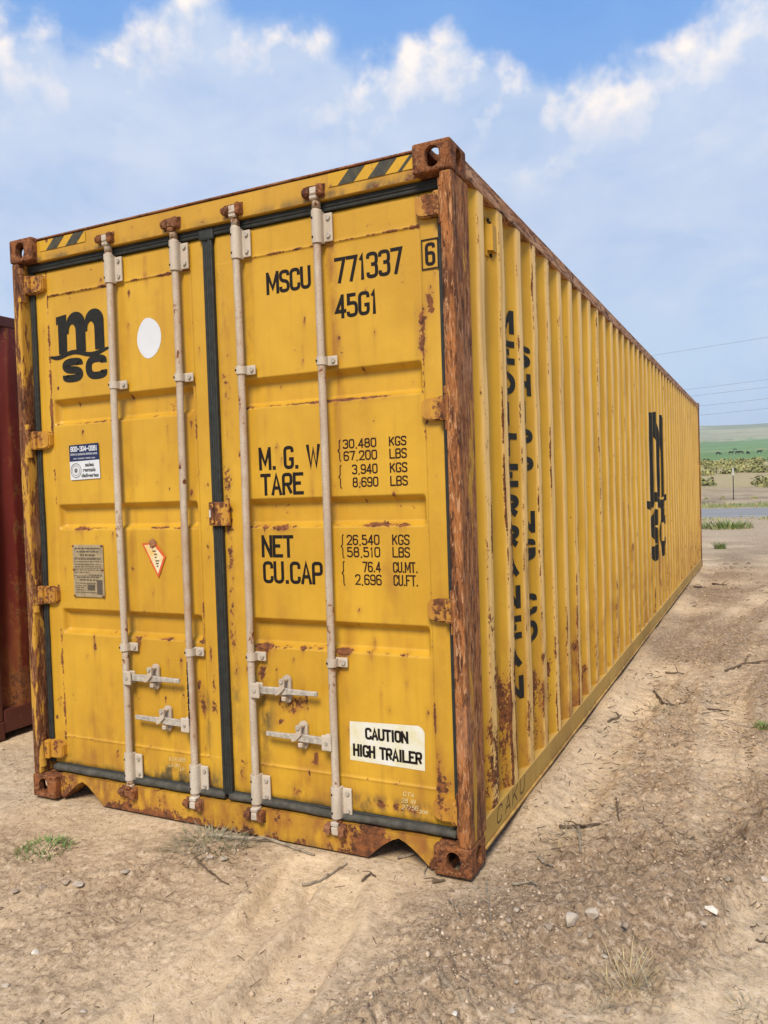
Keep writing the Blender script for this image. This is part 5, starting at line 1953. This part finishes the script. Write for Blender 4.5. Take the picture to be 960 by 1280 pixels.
# gravel and litter nobody could count
def gravel():
    bv = np.array([(1, 0, 0), (-1, 0, 0), (0, 1, 0), (0, -1, 0), (0, 0, 1), (0, 0, -1)], float)
    bf = np.array([(0, 2, 4), (2, 1, 4), (1, 3, 4), (3, 0, 4), (2, 0, 5), (1, 2, 5), (3, 1, 5), (0, 3, 5)])
    N = 60000
    rng = np.random.default_rng(5)
    r = 2.0 * np.exp(rng.random(N) ** 1.15 * math.log(16 / 2.0))
    a = np.radians(rng.uniform(-56, 7, N))
    x = CAM.x + r * np.sin(a); y = CAM.y + r * np.cos(a)
    keep = ~((x > -.02) & (x < WX + .02) & (y > -.03) & (y < L + .03))
    lo = loose_amt(x, y)
    clus = sstep(.35, .75, vnoise(x * 2.3, y * 2.3, 27) * .6 + vnoise(x * 7, y * 7, 28) * .4)
    keep &= rng.random(N) < (.22 + .78 * lo) * (.2 + .8 * clus)
    x, y, r = x[keep], y[keep], r[keep]
    n = len(x)
    s = (.0022 + .0080 * rng.random(n) ** 10.0) * (0.75 + .16 * r)
    z = ground_z(x, y)
    V = np.zeros((n, len(bv), 3))
    ang = rng.uniform(0, 6.28, n)
    jit = 1 + rng.uniform(-.28, .28, (n, len(bv), 1))
    b = bv[None] * jit * np.stack([s * rng.uniform(.8, 1.5, n), s, s * rng.uniform(.5, .9, n)], 1)[:, None, :]
    V[..., 0] = b[..., 0] * np.cos(ang)[:, None] - b[..., 1] * np.sin(ang)[:, None] + x[:, None]
    V[..., 1] = b[..., 0] * np.sin(ang)[:, None] + b[..., 1] * np.cos(ang)[:, None] + y[:, None]
    V[..., 2] = b[..., 2] + (z + s * .12)[:, None]
    F = (bf[None] + (np.arange(n) * len(bv))[:, None, None]).reshape(-1, 3)
    me = bpy.data.meshes.new('gravel')
    V = V.reshape(-1, 3)
    me.vertices.add(len(V)); me.vertices.foreach_set('co', V.ravel())
    me.loops.add(F.size); me.loops.foreach_set('vertex_index', F.ravel().astype(np.int32))
    me.polygons.add(len(F)); me.polygons.foreach_set('loop_start', np.arange(0, F.size, 3, dtype=np.int32))
    me.update(calc_edges=True)
    tone = np.repeat(rng.random(n), len(bv))
    set_attr(me, 'tone', tone)
    m, t, bs, pos = new_mat('mixed_gravel')
    at = t.attr('tone')
    c = t.mix(t.mapr(at, 0.0, 0.9), (0.20, 0.135, 0.082), (0.52, 0.385, 0.255))
    c = t.mix(t.mapr(at, 0.992, 0.998), c, (0.60, 0.50, 0.38))
    t.put(bs.inputs['Base Color'], c)
    bs.inputs['Roughness'].default_value = .92
    o = link('gravel', me, m)
    tag(o, 'fine gravel and soil crumbs strewn over the bare ground', 'gravel', kind='stuff')


gravel()


def litter():
    rng = np.random.default_rng(8)
    N = 8000
    r = 2.2 * np.exp(rng.random(N) * math.log(16 / 2.2)); a = np.radians(rng.uniform(-50, 8, N))
    x = CAM.x + r * np.sin(a); y = CAM.y + r * np.cos(a)
    dens = .05 + .95 * sstep(2.3, 2.7, x) * sstep(-.3, .6, y)
    dens *= sstep(.40, .62, vnoise(x * 1.6, y * 1.6, 19))
    keep = (rng.random(N) < dens) & ~((x > -.05) & (x < WX + .03) & (y > -.05) & (y < L + .03))
    x, y, r = x[keep], y[keep], r[keep]
    z = ground_z(x, y)
    mb = MB()
    for xx, yy, zz, q in zip(x, y, z, r):
        ln = random.uniform(.010, .055) * (0.6 + .11 * q); w_ = random.uniform(.0007, .0018) * (0.7 + .14 * q)
        an = random.uniform(0, math.pi)
        dx, dy = math.cos(an) * ln, math.sin(an) * ln
        nx, ny = -math.sin(an) * w_, math.cos(an) * w_
        z1 = zz + w_ * 1.5; z2 = zz + w_ * 1.5 + random.uniform(0, .008)
        p = [mb.bm.verts.new(c) for c in ((xx + nx, yy + ny, z1 - w_), (xx - nx, yy - ny, z1 - w_), (xx, yy, z1 + w_), (xx + dx + nx, yy + dy + ny, z2 - w_), (xx + dx - nx, yy + dy - ny, z2 - w_), (xx + dx, yy + dy, z2 + w_))]
        for f in ((0, 3, 5, 2), (1, 2, 5, 4), (0, 1, 4, 3)):
            mb.bm.faces.new([p[k] for k in f])
    o = mb.build('litter', M_twigd)
    tag(o, 'tiny bits of dry stem scattered on the soil', 'litter', kind='stuff')


litter()


# roadside grass
def verge(y_off0, y_off1, n, h, seed, label):
    rng = random.Random(seed)
    g = MB()
    xs = np.array([rng.uniform(-14, 26) for _ in range(n)])
    ys = road_y(xs) + np.array([y_off0 + (y_off1 - y_off0) * rng.random() for _ in range(n)])
    ok = vnoise(xs * .8, ys * .8, 6) > .36
    xs, ys = xs[ok], ys[ok]
    for x, y, z in zip(xs, ys, ground_z(xs, ys)):
        blades(g, (x, y, z - .02), 2, h * rng.uniform(.5, 1.1), .12, .014, .6, rng)
    me = g.mesh('verge')
    m, t, bs, pos = new_mat('verge_grass')
    nn = t.noise(pos, 1.3, 4, .6)
    c = t.mix(t.mapr(nn, .38, .6), (0.17, 0.24, 0.07), (0.40, 0.34, 0.14))
    t.put(bs.inputs['Base Color'], c)
    bs.inputs['Roughness'].default_value = .8
    o = link('roadside_grass', me, m)
    tag(o, label, 'grass', kind='stuff')


verge(-8.6, -5.6, 1900, .22, 3, 'ragged green grass strip along the near road edge')
verge(5.7, 11.0, 4200, .45, 4, 'tall green grass strip along the far road edge')


# sagebrush flat beyond the road
def sage():
    rng = np.random.default_rng(14)
    V = []; F = []; tone = []
    N = 1300
    for _ in range(N):
        d = 62 * math.exp(rng.random() * math.log(175 / 62))
        a = math.radians(rng.uniform(-6, 12))
        x = CAM.x + d * math.sin(a); y = CAM.y + d * math.cos(a)
        dens = .75 if d < 82 else 1.0
        if rng.random() > dens or vnoise(np.array([x / 7]), np.array([y / 7]), 8)[0] < (.30 if d > 82 else .36):
            continue
        h = rng.uniform(.35, 1.0) * (0.30 if d < 82 else 1.1); rad = h * rng.uniform(.7, 1.2)
        z = gz(x, y); tn = rng.random()
        for _q in range(46):
            v = rng.normal(size=3); v /= np.linalg.norm(v); v[2] = abs(v[2])
            rr_ = (.55 + .5 * rng.random())
            c = np.array([x + v[0] * rad * rr_, y + v[1] * rad * rr_, z + v[2] * h * rr_ * .95])
            t1 = rng.normal(size=3); t1 /= np.linalg.norm(t1); t2 = np.cross(t1, v); t2 /= (np.linalg.norm(t2) + 1e-6)
            s = h * rng.uniform(.14, .26); k = len(V)
            V += [(c + t1 * s).tolist(), (c + t2 * s).tolist(), (c - t1 * s).tolist(), (c - t2 * s * .8).tolist()]
            F.append((k, k + 1, k + 2, k + 3)); tone += [tn * .7 + rng.random() * .3] * 4
    me = pydata('sagebrush', V, F)
    set_attr(me, 'tone', tone)
    m, t, bs, pos = new_mat('sagebrush_leaf')
    c = t.mix(t.attr('tone'), (0.12, 0.125, 0.04), (0.42, 0.38, 0.13))
    t.put(bs.inputs['Base Color'], c)
    bs.inputs['Roughness'].default_value = .85
    o = link('sagebrush', me, m)
    tag(o, 'belt of low olive sagebrush beyond the road', 'sagebrush', kind='stuff')


sage()

# ------------------------------------------------------------------ fence post, cows, power line
def at_dist(u, v_, d):
    q = right * ((u - 480) / 991.886) - up * ((v_ - 640) / 991.886) - back
    return CAM + q * (d / math.hypot(q.x, q.y))


p = at_dist(917, 625, 60)
fz = gz(p.x, p.y)
FP = empty('fence_post', (p.x, p.y, fz), 'thin dark steel fence post with white top beyond the road', 'fence post')
b = MB()
b.box(-.030, .030, -.010, .010, -.2, 1.72)
b.box(-.010, .010, -.040, -.0105, -.2, 1.72)
b.build('shaft', simple('dark_post_steel', (0.035, 0.03, 0.025), .7, .3, 20, 0), FP)
b = MB(); b.box(-.036, .036, -.044, .014, 1.722, 2.22, .004, 1)
b.build('white_top', M_white, FP)

M_cow = simple('black_hide', (0.012, 0.011, 0.010), .7, .4, 4, 0)
def cow_mesh(graze, seed):
    """one continuous skinned body: trunk, neck, head, four jointed legs and tail"""
    V = [(-.75, 0, 1.10), (-.35, 0, 1.08), (.15, 0, 1.05), (.60, 0, 1.10)]
    Rr = [(.30, .33), (.33, .38), (.33, .40), (.28, .36)]
    E = [(0, 1), (1, 2), (2, 3)]
    def add(parent, pts):
        k = parent
        for co, r in pts:
            V.append(co); Rr.append(r); E.append((k, len(V) - 1)); k = len(V) - 1
    if graze:
        add(3, [((.95, 0, .95), (.17, .22)), ((1.18, 0, .58), (.13, .16)), ((1.30, .0, .30), (.13, .13)), ((1.42, 0, .10), (.09, .09))])
    else:
        add(3, [((.98, 0, 1.28), (.17, .21)), ((1.22, 0, 1.40), (.15, .16)), ((1.45, 0, 1.28), (.11, .12)), ((1.58, 0, 1.18), (.09, .09))])
    for s in (-1, 1):
        add(3, [((.55, s * .20, .72), (.13, .13)), ((.57, s * .21, .40), (.075, .075)), ((.54, s * .21, .04), (.06, .06))])
        add(0, [((-.72, s * .20, .78), (.16, .17)), ((-.86, s * .21, .42), (.08, .08)), ((-.80, s * .21, .04), (.06, .06))])
    add(0, [((-1.02, 0, 1.15), (.05, .05)), ((-1.08, 0, .75), (.035, .035)), ((-1.08, 0, .5), (.05, .05))])
    me = bpy.data.meshes.new('cow')
    me.from_pydata(V, E, [])
    ob = bpy.data.objects.new('cow_tmp', me); COL.objects.link(ob)
    ob.modifiers.new('s', 'SKIN')
    for k, r in enumerate(Rr):
        me.skin_vertices[0].data[k].radius = r
    me.skin_vertices[0].data[1].use_root = True
    ss_ = ob.modifiers.new('d', 'SUBSURF'); ss_.levels = 1; ss_.render_levels = 1
    dg = bpy.context.evaluated_depsgraph_get()
    out = bpy.data.meshes.new_from_object(ob.evaluated_get(dg))
    bpy.data.objects.remove(ob)
    return out


COWA, COWB = cow_mesh(True, 1), cow_mesh(False, 2)
COWS = [(898, 568.8, COWA, 80, 'black cow grazing alone nearest the container in the green field'),
        (914, 568.0, COWB, 95, 'black cow left of the close pair in the green field'),
        (918.5, 563.2, COWA, 100, 'black cow standing highest in the green field above the pair'),
        (922.3, 567.6, COWB, 80, 'left black cow of the close pair in the green field'),
        (926.0, 567.2, COWA, 110, 'right black cow of the close pair in the green field'),
        (935, 568.0, COWA, 30, 'small black cow just right of the pair in the green field'),
        (949.5, 566.6, COWB, 75, 'rightmost black cow in the green field')]
for u, v_, me, rot, lab in COWS:
    q = right * ((u - 480) / 991.886) - up * ((v_ - 640) / 991.886) - back
    best = None
    for d in np.arange(260, 820, 2.0):
        pp = CAM + q * (d / math.hypot(q.x, q.y))
        if pp.z <= gz(pp.x, pp.y):
            best = d
            break
    d = best or 480
    pp = CAM + q * (d / math.hypot(q.x, q.y))
    o = link('cow', me, M_cow, None, None, True)
    o.location = (pp.x, pp.y, gz(pp.x, pp.y) - .05)
    o.rotation_euler = (0, 0, R(rot - 90))
    sc = min(1.0, max(.72, d / 560)); o.scale = (sc,) * 3
    tag(o, lab, 'cow', 'black cattle in the green field')

# power line: two wooden poles out of sight carry five wires
M_wire = simple('grey_wire', (0.16, 0.17, 0.19), .6, .1, 5, 0)
M_pole = simple('weathered_pole_wood', (0.16, 0.12, 0.085), .9, .4, 12, .3)
WIRES = [((960, 418), (810, 437.5), 'topmost thin power wire crossing the sky at right'), ((960, 471), (855, 482.6), 'second thin power wire from the top at right'),
         ((960, 480.4), (863.8, 492), 'third thin power wire from the top at right'), ((960, 494.7), (884, 503.5), 'fourth thin power wire from the top at right'),
         ((960, 507), (877, 514.7), 'lowest thin power wire above the hills at right')]
A0 = at_dist(960, 500, 78); A0.z = 0
ends = []
for (a, b_, lab) in WIRES:
    pa = at_dist(a[0], a[1], 78)
    h = pa.z
    q = right * ((b_[0] - 480) / 991.886) - up * ((b_[1] - 640) / 991.886) - back
    pb = CAM + q * ((h - CAM.z) / q.z)
    ends.append((pa, pb))
dirs = [(pb - pa).normalized() for pa, pb in ends]
dm = sum(dirs, Vector()).normalized(); dm.z = 0; dm.normalize()
pole_r = A0 - dm * 14; pole_l = A0 + dm * 46
for k, (P0, lab) in enumerate(((pole_r, 'wooden utility pole right of the picture'), (pole_l, 'wooden utility pole hidden behind the yellow container'))):
    zg = gz(P0.x, P0.y)
    top = max(pa.z for pa, _ in ends) + .3
    U = empty('utility_pole', (P0.x, P0.y, zg), lab, 'utility pole')
    b = MB(); b.cyl((0, 0, -.5), (0, 0, top - zg), .16, .11, 12)
    b.build('pole', M_pole, U)
    for pa, _ in ends:
        MB().cyl((0, 0, pa.z - zg), (.12, -.12, pa.z - zg), .04, None, 8).build('insulator', M_white, U)
for (pa, pb), (_, _, lab) in zip(ends, WIRES):
    s = Vector((pole_r.x + .12, pole_r.y - .12, pa.z)); e = Vector((pole_l.x + .12, pole_l.y - .12, pa.z))
    pts = [s.lerp(e, k / 30) for k in range(31)]
    pts = [Vector((q.x, q.y, q.z - .35 * 4 * (k / 30) * (1 - k / 30))) for k, q in enumerate(pts)]
    mb = MB(); mb.tube(pts, .011, 5)
    o = mb.build('power_wire', M_wire)
    tag(o, lab, 'power wire', 'wires of the power line')

# ------------------------------------------------------------------ air
HAZE = 0.0002
if HAZE > 0:
    hz = MB(); hz.box(-5400, 5400, -5400, 5400, -60, 330)
    m = bpy.data.materials.new('hazy_air'); m.use_nodes = True; m.node_tree.nodes.clear()
    t = NT(m.node_tree)
    pv = t.add('ShaderNodeVolumePrincipled')
    pv.inputs['Color'].default_value = (0.86, 0.91, 1.0, 1)
    pv.inputs['Density'].default_value = HAZE
    oo = t.add('ShaderNodeOutputMaterial')
    t.l.new(pv.outputs[0], oo.inputs['Volume'])
    o = hz.build('haze', m)
    tag(o, kind='stuff')
